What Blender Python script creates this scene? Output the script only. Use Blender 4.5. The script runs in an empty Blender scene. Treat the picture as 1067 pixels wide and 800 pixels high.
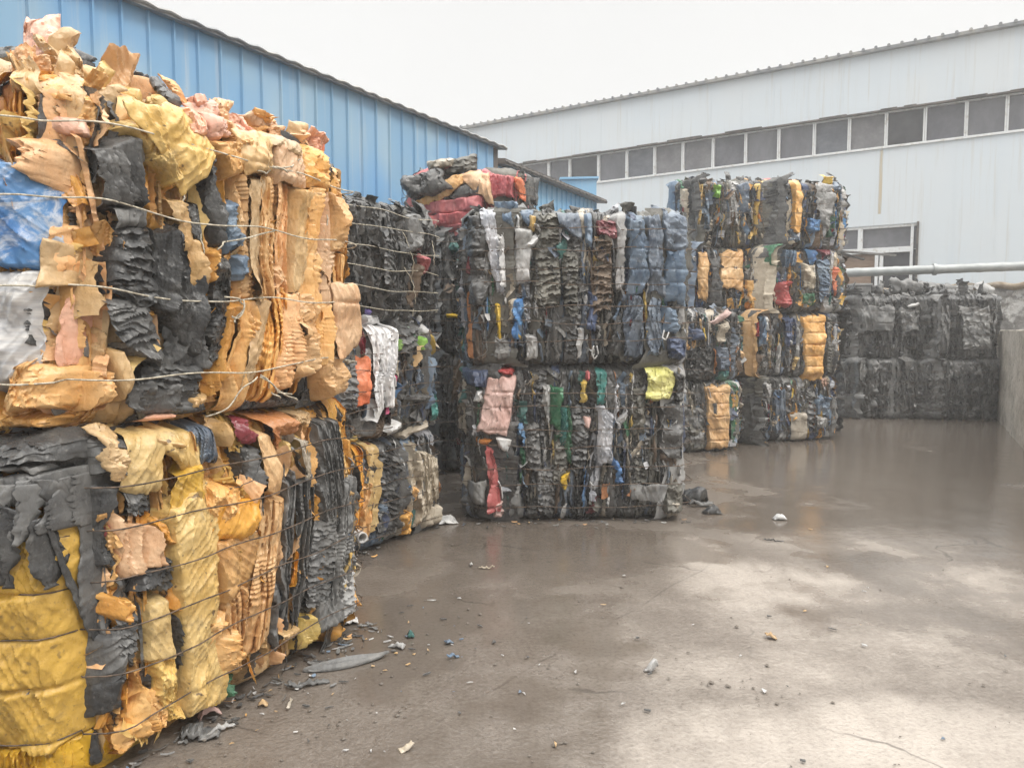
import bpy, math, random
import numpy as np
from mathutils import Vector

# ------------------------------------------------------------------ scene, camera, sky, sun
scene = bpy.context.scene
COL = scene.collection
FPX, PITCH, EYE = 760.0, math.atan(55 / 760.0), 1.55      # photo is 1067 x 800

cam_data = bpy.data.cameras.new('camera')
cam_data.sensor_fit = 'HORIZONTAL'
cam_data.sensor_width = 36.0
cam_data.lens = FPX / 1067.0 * 36.0
cam_data.clip_start = 0.05
cam_data.clip_end = 800
cam = bpy.data.objects.new('camera', cam_data)
cam.location = (0, 0, EYE)
cam.rotation_euler = (math.pi / 2 - PITCH, 0, 0)
COL.objects.link(cam)
scene.camera = cam

SUN_EL, SUN_ROT = math.radians(52), math.radians(128)
world = bpy.data.worlds.new('World')
scene.world = world
world.use_nodes = True
wt = world.node_tree
wt.nodes.clear()
wo = wt.nodes.new('ShaderNodeOutputWorld')
bg = wt.nodes.new('ShaderNodeBackground')
bg.inputs['Strength'].default_value = 0.1
sky = wt.nodes.new('ShaderNodeTexSky')
sky.sky_type = 'NISHITA'
sky.sun_disc = False
sky.sun_elevation = SUN_EL
sky.sun_rotation = SUN_ROT
sky.air_density = 1.0
sky.dust_density = 4.0
# overcast: cloud layer about three times brighter overhead than at the horizon
tc = wt.nodes.new('ShaderNodeTexCoord')
sx = wt.nodes.new('ShaderNodeSeparateXYZ')
wt.links.new(tc.outputs['Generated'], sx.inputs[0])
mr = wt.nodes.new('ShaderNodeMapRange')
mr.inputs['From Min'].default_value = 0.42
mr.interpolation_type = 'SMOOTHSTEP'
mr.inputs['From Max'].default_value = 1.0
mr.inputs['To Min'].default_value = 7.7
mr.inputs['To Max'].default_value = 37.0
wt.links.new(sx.outputs['Z'], mr.inputs['Value'])
ns = wt.nodes.new('ShaderNodeTexNoise')
ns.inputs['Scale'].default_value = 2.2
ns.inputs['Detail'].default_value = 3
wt.links.new(tc.outputs['Generated'], ns.inputs['Vector'])
nm = wt.nodes.new('ShaderNodeMapRange')
nm.inputs['To Min'].default_value = 0.93
nm.inputs['To Max'].default_value = 1.07
wt.links.new(ns.outputs[0], nm.inputs['Value'])
ml = wt.nodes.new('ShaderNodeMath')
ml.operation = 'MULTIPLY'
wt.links.new(mr.outputs[0], ml.inputs[0])
wt.links.new(nm.outputs[0], ml.inputs[1])
cl = wt.nodes.new('ShaderNodeVectorMath')
cl.operation = 'SCALE'
cl.inputs[0].default_value = (1.0, 0.99, 0.965)
wt.links.new(ml.outputs[0], cl.inputs['Scale'])
mx = wt.nodes.new('ShaderNodeMix')
mx.data_type = 'RGBA'
mx.inputs[0].default_value = 0.9
wt.links.new(sky.outputs[0], mx.inputs[6])
wt.links.new(cl.outputs[0], mx.inputs[7])
wt.links.new(mx.outputs[2], bg.inputs['Color'])
wt.links.new(bg.outputs[0], wo.inputs['Surface'])

sun_d = bpy.data.lights.new('sun', 'SUN')
sun_d.energy = 1.3
sun_d.angle = math.radians(18)
sun_d.color = (1.0, 0.95, 0.87)
sun = bpy.data.objects.new('sun', sun_d)
COL.objects.link(sun)
sd = Vector((math.sin(SUN_ROT) * math.cos(SUN_EL), math.cos(SUN_ROT) * math.cos(SUN_EL), math.sin(SUN_EL)))
sun.rotation_euler = sd.to_track_quat('Z', 'Y').to_euler()

vs = scene.view_settings
vs.view_transform = 'Standard'
vs.look = 'None'
vs.exposure = 0.33
vs.gamma = 1.0
vs.use_curve_mapping = False
scene.cycles.use_denoising = True
scene.cycles.max_bounces = 8
scene.cycles.volume_bounces = 1
scene.cycles.sample_clamp_indirect = 6

# ------------------------------------------------------------------ maths helpers
CP, SP = math.cos(PITCH), math.sin(PITCH)


def ray(px, py):
    a = (px - 533.5) / FPX
    b = -(py - 400.0) / FPX
    return np.array([a, CP + b * SP, -SP + b * CP])


def ground(px, py, z=0.0):
    r = ray(px, py)
    return np.array([0, 0, EYE]) + r * ((z - EYE) / r[2])


def at_depth(px, py, y):
    r = ray(px, py)
    return np.array([0, 0, EYE]) + r * (y / r[1])


def _h(ix, iy, seed):
    n = (ix * 374761393 + iy * 668265263 + seed * 1442695041) & 0xFFFFFFFF
    n = ((n ^ (n >> 13)) * 1274126177) & 0xFFFFFFFF
    n = (n ^ (n >> 16)) & 0xFFFFFFFF
    return n


def noise2(x, y, seed=0):
    x = np.asarray(x, float); y = np.asarray(y, float)
    ix = np.floor(x).astype(np.int64); iy = np.floor(y).astype(np.int64)
    fx = x - ix; fy = y - iy

    def g(dx, dy):
        a = _h(ix + dx, iy + dy, seed) / 4294967296.0 * 2 * np.pi
        return np.cos(a) * (fx - dx) + np.sin(a) * (fy - dy)
    u = fx * fx * fx * (fx * (fx * 6 - 15) + 10)
    v = fy * fy * fy * (fy * (fy * 6 - 15) + 10)
    a = g(0, 0) * (1 - u) + g(1, 0) * u
    b = g(0, 1) * (1 - u) + g(1, 1) * u
    return (a * (1 - v) + b * v) * 1.5


def fbm(x, y, seed=0, o=3):
    s = 0; a = 1.0; t = 0
    for i in range(o):
        s = s + a * noise2(np.asarray(x) * 2 ** i, np.asarray(y) * 2 ** i, seed + i * 17)
        t += a; a *= 0.5
    return s / t


def tri(x):
    return np.abs((x % 1.0) * 2 - 1)


def sstep(a, b, x):
    t = np.clip((x - a) / (b - a), 0, 1)
    return t * t * (3 - 2 * t)


# ------------------------------------------------------------------ mesh helpers
def new_mesh(name, V, quads=None, tris=None, smooth=True, midx=None, mats=(), sharp=0.0):
    me = bpy.data.meshes.new(name)
    V = np.asarray(V, np.float32)
    nq = 0 if quads is None else len(quads)
    nt = 0 if tris is None else len(tris)
    me.vertices.add(len(V))
    me.vertices.foreach_set('co', V.ravel())
    idx = []
    if nq: idx.append(np.asarray(quads, np.int32).ravel())
    if nt: idx.append(np.asarray(tris, np.int32).ravel())
    idx = np.concatenate(idx)
    me.loops.add(len(idx))
    me.loops.foreach_set('vertex_index', idx)
    me.polygons.add(nq + nt)
    ls = np.concatenate([np.arange(nq) * 4, nq * 4 + np.arange(nt) * 3]).astype(np.int32)
    me.polygons.foreach_set('loop_start', ls)
    me.polygons.foreach_set('loop_total', np.concatenate([np.full(nq, 4), np.full(nt, 3)]).astype(np.int32))
    for m in mats:
        me.materials.append(m)
    if midx is not None:
        me.polygons.foreach_set('material_index', np.asarray(midx, np.int32))
    me.polygons.foreach_set('use_smooth', np.full(nq + nt, smooth))
    me.update(calc_edges=True)
    if smooth and sharp:
        me.set_sharp_from_angle(angle=sharp)
    return me


def link(name, me, parent=None, **props):
    o = bpy.data.objects.new(name, me)
    COL.objects.link(o)
    if parent is not None:
        o.parent = parent
    for k, v in props.items():
        if v is not None:
            o[k] = v
    return o


def empty(name, loc, label, cat, group=None):
    o = bpy.data.objects.new(name, None)
    o.empty_display_size = 0.2
    o.location = loc
    COL.objects.link(o)
    o['label'] = label
    o['category'] = cat
    if group: o['group'] = group
    return o


def gridq(nu, nv, off=0):
    i = np.arange(nu - 1)[:, None]; j = np.arange(nv - 1)[None, :]
    a = (i * nv + j).ravel() + off
    return np.stack([a, a + nv, a + nv + 1, a + 1], 1)


class MB:
    """collects boxes, tubes and grids into one mesh"""
    def __init__(s):
        s.V = []; s.Q = []; s.T = []; s.n = 0; s.M = []; s.MT = []

    def add(s, V, Q=None, T=None, m=0):
        V = np.asarray(V, float)
        s.V.append(V)
        if Q is not None and len(Q):
            Q = np.asarray(Q); s.Q.append(Q + s.n); s.M.append(np.full(len(Q), m))
        if T is not None and len(T):
            T = np.asarray(T); s.T.append(T + s.n); s.MT.append(np.full(len(T), m))
        s.n += len(V)

    def hexa(s, P, m=0):
        """8 corners: bottom ring 0-3, top ring 4-7"""
        s.add(P, [(0, 3, 2, 1), (4, 5, 6, 7), (0, 1, 5, 4), (1, 2, 6, 5), (2, 3, 7, 6), (3, 0, 4, 7)], m=m)

    def box(s, o, dx, dy, dz, m=0):
        """o = corner, dx/dy/dz = edge vectors"""
        o = np.asarray(o, float); dx = np.asarray(dx, float); dy = np.asarray(dy, float); dz = np.asarray(dz, float)
        s.hexa([o, o + dx, o + dx + dy, o + dy, o + dz, o + dx + dz, o + dx + dy + dz, o + dy + dz], m)

    def tube(s, pts, r, n=6, m=0, closed=False):
        P = np.asarray(pts, float)
        if closed:
            Tn = np.roll(P, -1, 0) - np.roll(P, 1, 0)
        else:
            Tn = np.gradient(P, axis=0)
        Tn /= np.linalg.norm(Tn, axis=1)[:, None] + 1e-9
        up = np.where(np.abs(Tn[:, 2:3]) > 0.9, np.array([[1.0, 0, 0]]), np.array([[0, 0, 1.0]]))
        A = np.cross(Tn, up); A /= np.linalg.norm(A, axis=1)[:, None] + 1e-9
        B = np.cross(Tn, A)
        rr = np.broadcast_to(np.asarray(r, float), (len(P),))[:, None, None]
        th = np.arange(n) / n * 2 * np.pi
        V = P[:, None, :] + rr * (np.cos(th)[None, :, None] * A[:, None, :] + np.sin(th)[None, :, None] * B[:, None, :])
        k = len(P); q = []
        for i in range(k if closed else k - 1):
            i2 = (i + 1) % k
            for j in range(n):
                j2 = (j + 1) % n
                q.append((i * n + j, i * n + j2, i2 * n + j2, i2 * n + j))
        T = []
        V = V.reshape(-1, 3)
        if not closed:
            V = np.vstack([V, P[0], P[-1]])
            for j in range(n):
                T.append((k * n, (j + 1) % n, j)); T.append((k * n + 1, (k - 1) * n + j, (k - 1) * n + (j + 1) % n))
        s.add(V, q, T, m)

    def mesh(s, name, mats, smooth=False, sharp=0.0):
        V = np.concatenate(s.V)
        Q = np.concatenate(s.Q) if s.Q else None
        T = np.concatenate(s.T) if s.T else None
        mi = np.concatenate(s.M + s.MT)
        return new_mesh(name, V, Q, T, smooth, mi, mats, sharp)

    def build(s, name, mats, parent=None, smooth=False, origin=None, sharp=0.0, **props):
        if not isinstance(mats, (list, tuple)): mats = [mats]
        if origin is not None:
            s.V = [v - np.asarray(origin) for v in s.V]
        o = link(name, s.mesh(name, mats, smooth, sharp), parent, **props)
        if origin is not None and parent is None:
            o.location = origin
        return o


# ------------------------------------------------------------------ materials
class NT:
    def __init__(s, name):
        s.m = bpy.data.materials.new(name)
        s.m.use_nodes = True
        s.t = s.m.node_tree
        s.t.nodes.clear()
        s.out = s.t.nodes.new('ShaderNodeOutputMaterial')
        s.b = s.t.nodes.new('ShaderNodeBsdfPrincipled')
        s.t.links.new(s.b.outputs[0], s.out.inputs['Surface'])
        s.obj = s.t.nodes.new('ShaderNodeTexCoord').outputs['Object']

    def put(s, i, v):
        if hasattr(v, 'is_linked'): s.t.links.new(v, i)
        else: i.default_value = v

    def noise(s, scale, detail=3, rough=0.55, vec=None, stretch=None, dist=0.0):
        v = vec if vec is not None else s.obj
        if stretch is not None:
            mp = s.t.nodes.new('ShaderNodeMapping')
            mp.inputs['Scale'].default_value = stretch
            s.t.links.new(v, mp.inputs['Vector']); v = mp.outputs[0]
        n = s.t.nodes.new('ShaderNodeTexNoise')
        n.inputs['Scale'].default_value = scale
        n.inputs['Detail'].default_value = detail
        n.inputs['Roughness'].default_value = rough
        n.inputs['Distortion'].default_value = dist
        s.t.links.new(v, n.inputs['Vector'])
        return n.outputs[0]

    def ramp(s, fac, a, b, lo=0.0, hi=1.0, smooth=True):
        m = s.t.nodes.new('ShaderNodeMapRange')
        m.interpolation_type = 'SMOOTHSTEP' if smooth else 'LINEAR'
        s.put(m.inputs['Value'], fac)
        m.inputs['From Min'].default_value = a; m.inputs['From Max'].default_value = b
        m.inputs['To Min'].default_value = lo; m.inputs['To Max'].default_value = hi
        return m.outputs[0]

    def mix(s, f, a, b, mode='MIX'):
        m = s.t.nodes.new('ShaderNodeMix')
        m.data_type = 'RGBA'; m.blend_type = mode
        s.put(m.inputs[0], f)
        s.put(m.inputs[6], (*a, 1) if isinstance(a, tuple) and len(a) == 3 else a)
        s.put(m.inputs[7], (*b, 1) if isinstance(b, tuple) and len(b) == 3 else b)
        return m.outputs[2]

    def math(s, op, a, b=0.0, c=0.0):
        m = s.t.nodes.new('ShaderNodeMath'); m.operation = op
        s.put(m.inputs[0], a); s.put(m.inputs[1], b); s.put(m.inputs[2], c)
        return m.outputs[0]

    def bump(s, h, strength, dist=0.01, nrm=None):
        b = s.t.nodes.new('ShaderNodeBump')
        b.inputs['Strength'].default_value = strength
        b.inputs['Distance'].default_value = dist
        s.t.links.new(h, b.inputs['Height'])
        if nrm is not None: s.t.links.new(nrm, b.inputs['Normal'])
        return b.outputs[0]

    def hsv(s, col, h=0.5, sat=1.0, val=1.0):
        n = s.t.nodes.new('ShaderNodeHueSaturation')
        s.put(n.inputs['Hue'], h); s.put(n.inputs['Saturation'], sat); s.put(n.inputs['Value'], val)
        s.put(n.inputs['Color'], (*col, 1) if isinstance(col, tuple) else col)
        return n.outputs[0]

    def fin(s, col=None, rough=None, nrm=None, metal=None, spec=None):
        if col is not None: s.put(s.b.inputs['Base Color'], (*col, 1) if isinstance(col, tuple) else col)
        if rough is not None: s.put(s.b.inputs['Roughness'], rough)
        if nrm is not None: s.t.links.new(nrm, s.b.inputs['Normal'])
        if metal is not None: s.b.inputs['Metallic'].default_value = metal
        if spec is not None: s.b.inputs['Specular IOR Level'].default_value = spec
        return s.m


def plastic(name, col, col2=None, dirt=0.35, rough=0.28, dirtcol=(0.16, 0.12, 0.08), fine=70, bump=0.35, spots=0.0):
    """scrap plastic: tone drift, dust and grime patches, fine wrinkles"""
    t = NT(name)
    n1 = t.noise(5.5, 4, 0.6)
    c2 = col2 if col2 is not None else tuple(min(1, c * 1.35 + 0.01) for c in col)
    c = t.mix(t.ramp(n1, 0.34, 0.66), col, c2)
    inf = t.t.nodes.new('ShaderNodeObjectInfo').outputs['Random']
    c = t.hsv(c, 0.5, t.ramp(inf, 0, 1, 0.88, 1.08, False), t.ramp(inf, 0, 1, 0.84, 1.14, False))
    n2 = t.noise(13, 6, 0.7, dist=0.6)
    c = t.mix(t.ramp(n2, 0.52, 0.78, 0, dirt), c, dirtcol)
    n2b = t.noise(60, 3, 0.6)
    c = t.mix(t.ramp(n2b, 0.60, 0.74, 0, dirt * 0.7), c, dirtcol)
    if spots:
        n3 = t.noise(24, 2, 0.5)
        c = t.mix(t.ramp(n3, 0.66, 0.72, 0, spots), c, (0.10, 0.07, 0.05))
    r = t.ramp(t.noise(18, 3), 0.3, 0.7, rough - 0.12, rough + 0.16)
    b = t.bump(t.noise(fine, 4, 0.65, dist=0.8), bump, 0.006)
    rg = t.t.nodes.new('ShaderNodeTexNoise'); rg.noise_type = 'RIDGED_MULTIFRACTAL'
    rg.inputs['Scale'].default_value = 16; rg.inputs['Detail'].default_value = 4; rg.inputs['Distortion'].default_value = .5
    mp = t.t.nodes.new('ShaderNodeMapping'); mp.inputs['Scale'].default_value = (1, 1, .38)
    t.t.links.new(t.obj, mp.inputs['Vector']); t.t.links.new(mp.outputs[0], rg.inputs['Vector'])
    b = t.bump(rg.outputs[0], bump * 1.0, 0.010, b)
    for sc_, ds_ in ((22, .012), (55, .006)):
        vo = t.t.nodes.new('ShaderNodeTexVoronoi'); vo.distance = 'MANHATTAN'; vo.inputs['Scale'].default_value = sc_
        wv = t.t.nodes.new('ShaderNodeVectorMath'); wv.operation = 'ADD'
        nz_ = t.t.nodes.new('ShaderNodeTexNoise'); nz_.inputs['Scale'].default_value = 9
        sc2 = t.t.nodes.new('ShaderNodeVectorMath'); sc2.operation = 'SCALE'; sc2.inputs['Scale'].default_value = .08
        t.t.links.new(t.obj, nz_.inputs['Vector']); t.t.links.new(nz_.outputs['Color'], sc2.inputs[0])
        t.t.links.new(mp.outputs[0], wv.inputs[0]); t.t.links.new(sc2.outputs[0], wv.inputs[1])
        t.t.links.new(wv.outputs[0], vo.inputs['Vector'])
        b = t.bump(vo.outputs['Distance'], bump * .55, ds_, b)
    return t.fin(c, r, b, spec=0.45)


GREY_DUST = (0.20, 0.19, 0.175)
PAL = {
    'orange': plastic('orange_plastic', (0.68, 0.365, 0.12), (0.73, 0.455, 0.20), 0.35),
    'amber': plastic('amber_plastic', (0.58, 0.27, 0.055), (0.66, 0.36, 0.10), 0.45),
    'peach': plastic('peach_plastic', (0.68, 0.38, 0.18), (0.73, 0.47, 0.26), 0.35),
    'pinkpeach': plastic('pink_peach_plastic', (0.70, 0.36, 0.24), (0.74, 0.46, 0.34), 0.35),
    'tan': plastic('tan_plastic', (0.53, 0.335, 0.15), (0.60, 0.42, 0.225), 0.4),
    'ochre': plastic('ochre_plastic', (0.60, 0.385, 0.115), (0.67, 0.48, 0.20), 0.7, spots=0.85),
    'yellow': plastic('yellow_plastic', (0.66, 0.375, 0.006), (0.56, 0.32, 0.02), 0.9, 0.34, (0.22, 0.14, 0.05), spots=0.5),
    'rust': plastic('rusty_orange_plastic', (0.42, 0.16, 0.05), (0.5, 0.22, 0.08), 0.4),
    'black': plastic('black_plastic', (0.036, 0.036, 0.037), (0.08, 0.079, 0.076), 0.6, 0.28, GREY_DUST),
    'char': plastic('charcoal_plastic', (0.075, 0.075, 0.075), (0.135, 0.132, 0.126), 0.6, 0.31, GREY_DUST),
    'grey': plastic('grey_plastic', (0.13, 0.13, 0.128), (0.20, 0.197, 0.19), 0.5, 0.45, (0.3, 0.28, 0.25)),
    'olive': plastic('olive_dark_plastic', (0.085, 0.082, 0.070), (0.15, 0.142, 0.12), 0.55, 0.42, GREY_DUST),
    'brown': plastic('brown_plastic', (0.11, 0.075, 0.05), (0.17, 0.12, 0.08), 0.5, 0.5, GREY_DUST),
    'lgrey': plastic('light_grey_plastic', (0.33, 0.33, 0.32), (0.45, 0.44, 0.43), 0.5, 0.45),
    'white': plastic('white_plastic', (0.50, 0.50, 0.50), (0.64, 0.63, 0.61), 0.6, 0.36, (0.3, 0.27, 0.24)),
    'whitefilm': plastic('white_film', (0.70, 0.70, 0.71), (0.78, 0.77, 0.76), 0.3, 0.36, (0.35, 0.32, 0.3)),
    'silver': plastic('silvery_film', (0.33, 0.34, 0.37), (0.62, 0.62, 0.64), 0.55, 0.32, (0.1, 0.1, 0.1)),
    'beige': plastic('beige_plastic', (0.42, 0.36, 0.28), (0.52, 0.46, 0.37), 0.5),
    'blue': plastic('blue_plastic', (0.06, 0.16, 0.36), (0.12, 0.26, 0.46), 0.5, 0.4, (0.25, 0.25, 0.26)),
    'navy': plastic('navy_plastic', (0.045, 0.06, 0.11), (0.08, 0.10, 0.16), 0.4, 0.45, GREY_DUST),
    'slate': plastic('slate_blue_plastic', (0.11, 0.14, 0.19), (0.19, 0.225, 0.27), 0.55, 0.42, (0.3, 0.28, 0.26)),
    'steel': plastic('steel_blue_plastic', (0.105, 0.155, 0.225), (0.19, 0.245, 0.31), 0.6, 0.4, (0.25, 0.24, 0.23)),
    'teal': plastic('teal_plastic', (0.04, 0.13, 0.12), (0.07, 0.20, 0.18), 0.6),
    'green': plastic('green_plastic', (0.045, 0.13, 0.075), (0.08, 0.19, 0.11), 0.6),
    'lime': plastic('lime_plastic', (0.18, 0.36, 0.07), (0.25, 0.42, 0.10), 0.3),
    'red': plastic('red_plastic', (0.40, 0.06, 0.06), (0.48, 0.11, 0.10), 0.5),
    'rose': plastic('rose_red_plastic', (0.44, 0.11, 0.12), (0.50, 0.17, 0.17), 0.4, 0.5, (0.35, 0.2, 0.17)),
    'maroon': plastic('maroon_plastic', (0.16, 0.02, 0.03), (0.24, 0.05, 0.06), 0.4),
    'scarlet': plastic('orange_red_plastic', (0.68, 0.16, 0.06), (0.70, 0.22, 0.10), 0.3),
    'pink': plastic('dusty_pink_plastic', (0.50, 0.33, 0.29), (0.58, 0.42, 0.38), 0.45, spots=0.6),
    'magenta': plastic('magenta_plastic', (0.45, 0.03, 0.12), (0.55, 0.06, 0.18), 0.3),
    'purple': plastic('purple_plastic', (0.12, 0.08, 0.35), (0.2, 0.15, 0.45), 0.3),
    'yellowgreen': plastic('yellow_green_film', (0.52, 0.50, 0.16), (0.62, 0.58, 0.26), 0.4),
    'gold': plastic('golden_yellow_film', (0.55, 0.36, 0.06), (0.60, 0.43, 0.12), 0.5),
}


def frosted_blue():
    t = NT('worn_blue_plastic')
    c = t.mix(t.ramp(t.noise(4, 4), 0.35, 0.65), (0.05, 0.17, 0.42), (0.12, 0.27, 0.50))
    w = t.noise(7, 7, 0.72, stretch=(1, 1, 1.6), dist=0.8)
    c = t.mix(t.ramp(w, 0.44, 0.60, 0, 0.75), c, (0.62, 0.64, 0.66))
    b = t.bump(t.noise(40, 4, 0.6), 0.3, 0.006)
    return t.fin(c, 0.42, b)


PAL['frost'] = frosted_blue()


def wood_grain_grey():
    t = NT('weathered_grey_white_plastic')
    w = t.noise(5, 5, 0.65, stretch=(1, 1, 9))
    c = t.mix(t.ramp(w, 0.35, 0.7), (0.42, 0.42, 0.43), (0.62, 0.60, 0.57))
    c = t.mix(t.ramp(t.noise(3, 4), 0.55, 0.7, 0, 0.5), c, (0.2, 0.3, 0.5))
    return t.fin(c, 0.5, t.bump(w, 0.3, 0.01))


PAL['weather'] = wood_grain_grey()

_t = NT('rusty_wire')
WIRE = _t.fin(_t.mix(_t.ramp(_t.noise(30, 3), 0.4, 0.6), (0.07, 0.055, 0.045), (0.17, 0.12, 0.085)), 0.55, metal=0.4)
_t = NT('cream_twine')
TWINE = _t.fin(_t.mix(_t.ramp(_t.noise(60, 3), 0.4, 0.6), (0.34, 0.30, 0.23), (0.60, 0.55, 0.44)), 0.7)
_t = NT('dark_core')
CORE = _t.fin(_t.mix(_t.ramp(_t.noise(9, 3), 0.4, 0.6), (0.012, 0.012, 0.012), (0.03, 0.028, 0.026)), 0.7)


def ground_mat():
    t = NT('wet_muddy_concrete')
    o = t.obj
    big = t.noise(0.42, 4, 0.55)
    mid = t.noise(2.2, 5, 0.6)
    fine = t.noise(26, 5, 0.65)
    grit = t.noise(95, 4, 0.65)
    c = t.mix(t.ramp(big, 0.35, 0.65), (0.25, 0.215, 0.182), (0.40, 0.355, 0.31))
    c = t.mix(t.ramp(mid, 0.42, 0.70, 0, 0.6), c, (0.15, 0.122, 0.098))
    c = t.mix(t.ramp(fine, 0.50, 0.72, 0, 0.45), c, (0.34, 0.30, 0.26))
    c = t.mix(t.ramp(grit, 0.55, 0.72, 0, 0.6), c, (0.07, 0.06, 0.05))
    c = t.mix(t.ramp(grit, 0.45, 0.32, 0, 0.5), c, (0.45, 0.41, 0.37))
    spk = t.noise(48, 2, .6)
    c = t.mix(t.ramp(spk, .54, .64, 0, .42), c, (.075, .063, .053))
    c = t.mix(t.ramp(spk, .44, .36, 0, .35), c, (.50, .46, .41))
    # a concrete joint crossing the yard, worn and broken
    sep = t.t.nodes.new('ShaderNodeSeparateXYZ')
    t.t.links.new(o, sep.inputs[0])
    p0, p1 = ground(462, 747), ground(815, 545)
    d = (p1 - p0)[:2]; d /= np.linalg.norm(d)
    nx, ny = -d[1], d[0]
    k = nx * p0[0] + ny * p0[1]
    lin = t.math('ADD', t.math('MULTIPLY', sep.outputs[0], nx), t.math('MULTIPLY', sep.outputs[1], ny))
    lin = t.math('SUBTRACT', lin, k)
    lin = t.math('ADD', lin, t.math('MULTIPLY', t.math('SUBTRACT', t.noise(3.5, 4), 0.5), 0.09))
    dist = t.math('ABSOLUTE', lin)
    joint = t.math('MULTIPLY', t.ramp(dist, 0.002, 0.011, 1, 0), t.ramp(t.noise(4, 3), 0.42, 0.6))
    c = t.mix(t.math('MULTIPLY', joint, 0.75), c, (0.035, 0.03, 0.026))
    # film of water: puddles (smooth) where the slab is low
    wet = t.noise(0.55, 4, 0.6, dist=0.5)
    wet2 = t.noise(1.6, 3, 0.6)
    w = t.math('ADD', t.math('MULTIPLY', wet, 0.7), t.math('MULTIPLY', wet2, 0.3))
    def blob(lst, fn):
        acc = None
        for (px_, py_, rx_, ry_, amt) in lst:
            g_ = ground(px_, py_)
            ex = t.math('DIVIDE', t.math('SUBTRACT', sep.outputs[0], float(g_[0])), rx_)
            ey = t.math('DIVIDE', t.math('SUBTRACT', sep.outputs[1], float(g_[1])), ry_)
            rr_ = t.math('SQRT', t.math('ADD', t.math('MULTIPLY', ex, ex), t.math('MULTIPLY', ey, ey)))
            q = t.ramp(rr_, .35, 1.5, amt, 0.0)
            acc = q if acc is None else t.math(fn, acc, q)
        return acc
    # sky glare painted pale at right; brown wet dirt elsewhere, darkened for stack reflections
    sky_sheen = blob([(765, 606, .42, .55, 1), (860, 615, .40, .40, .9), (735, 585, .22, .8, .9), (800, 790, .62, .42, 1.0), (960, 770, .55, .36, 1.0), (1010, 610, .5, .6, .8), (930, 565, .6, .5, .6), (640, 655, .28, .18, .35), (560, 640, .3, .22, .22), (800, 695, .7, .3, .55), (930, 690, .5, .3, .5), (880, 640, 1.0, .8, .55), (860, 565, .6, .45, .5)], 'MAXIMUM')
    sky_sheen = t.math('ADD', sky_sheen, t.math('MULTIPLY', t.math('SUBTRACT', t.noise(1.7, 6, .65, dist=.6), .5), 1.1))
    sky_sheen = t.math('ADD', sky_sheen, t.math('MULTIPLY', t.math('SUBTRACT', t.noise(14, 4, .7), .5), .5))
    sky_sheen = t.ramp(sky_sheen, .02, 1.0)
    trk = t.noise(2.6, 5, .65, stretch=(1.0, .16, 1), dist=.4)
    sky_sheen = t.math('MULTIPLY', sky_sheen, t.ramp(trk, .34, .6, .72, 1.0))
    c = t.mix(t.math('MULTIPLY', sky_sheen, .8), t.mix(.70, c, (0.108, 0.088, 0.072)), t.mix(.45, c, (0.56, 0.50, 0.44)))
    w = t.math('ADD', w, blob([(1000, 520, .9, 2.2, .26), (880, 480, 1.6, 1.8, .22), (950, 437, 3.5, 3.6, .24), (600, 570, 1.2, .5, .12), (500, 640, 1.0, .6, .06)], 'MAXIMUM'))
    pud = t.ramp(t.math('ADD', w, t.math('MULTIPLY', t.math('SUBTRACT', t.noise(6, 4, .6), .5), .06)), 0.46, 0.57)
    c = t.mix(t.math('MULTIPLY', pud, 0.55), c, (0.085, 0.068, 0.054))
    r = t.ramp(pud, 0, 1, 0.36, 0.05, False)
    r = t.math('ADD', r, t.math('MULTIPLY', sky_sheen, .10))
    r = t.math('ADD', r, t.math('MULTIPLY', t.math('SUBTRACT', fine, 0.5), 0.10))
    crk = t.t.nodes.new('ShaderNodeTexVoronoi'); crk.feature = 'DISTANCE_TO_EDGE'; crk.inputs['Scale'].default_value = .55
    wv_ = t.t.nodes.new('ShaderNodeVectorMath'); wv_.operation = 'ADD'
    nz_ = t.t.nodes.new('ShaderNodeTexNoise'); nz_.inputs['Scale'].default_value = 2.2; nz_.inputs['Detail'].default_value = 5
    t.t.links.new(o, nz_.inputs['Vector'])
    sc_ = t.t.nodes.new('ShaderNodeVectorMath'); sc_.operation = 'SCALE'; sc_.inputs['Scale'].default_value = .5
    t.t.links.new(nz_.outputs['Color'], sc_.inputs[0]); t.t.links.new(o, wv_.inputs[0]); t.t.links.new(sc_.outputs[0], wv_.inputs[1]); t.t.links.new(wv_.outputs[0], crk.inputs['Vector'])
    crack = t.math('MULTIPLY', t.ramp(crk.outputs['Distance'], .002, .008, 1, 0), t.ramp(t.noise(.9, 3), .52, .62))
    c = t.mix(t.math('MULTIPLY', crack, .6), c, (.05, .042, .035))
    hgt = t.math('ADD', t.math('MULTIPLY', fine, 0.6), t.math('ADD', t.math('MULTIPLY', grit, 0.4), t.math('MULTIPLY', spk, .5)))
    bs = t.t.nodes.new('ShaderNodeBump')
    bs.inputs['Distance'].default_value = 0.008
    t.t.links.new(t.ramp(pud, 0, 1, 1.0, 0.14, False), bs.inputs['Strength'])
    t.t.links.new(hgt, bs.inputs['Height'])
    b = t.bump(t.noise(4.5, 3, 0.5), 0.10, 0.03, bs.outputs[0])
    return t.fin(c, r, b, spec=0.55)


# ------------------------------------------------------------------ ground
GN = 161
gx = np.linspace(-1, 1, GN); gx = np.sign(gx) * (np.abs(gx) ** 2.2) * 300
gy = np.linspace(-1, 1, GN); gy = np.sign(gy) * (np.abs(gy) ** 2.2) * 300 + 5
GX, GY = np.meshgrid(gx, gy, indexing='ij')
GZ = 0.012 * fbm(GX * 0.5, GY * 0.5, 5) - 0.004
gv = np.stack([GX, GY, GZ], -1).reshape(-1, 3)
link('ground', new_mesh('ground', gv, gridq(GN, GN), smooth=True, mats=[ground_mat()]), kind='structure')

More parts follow.
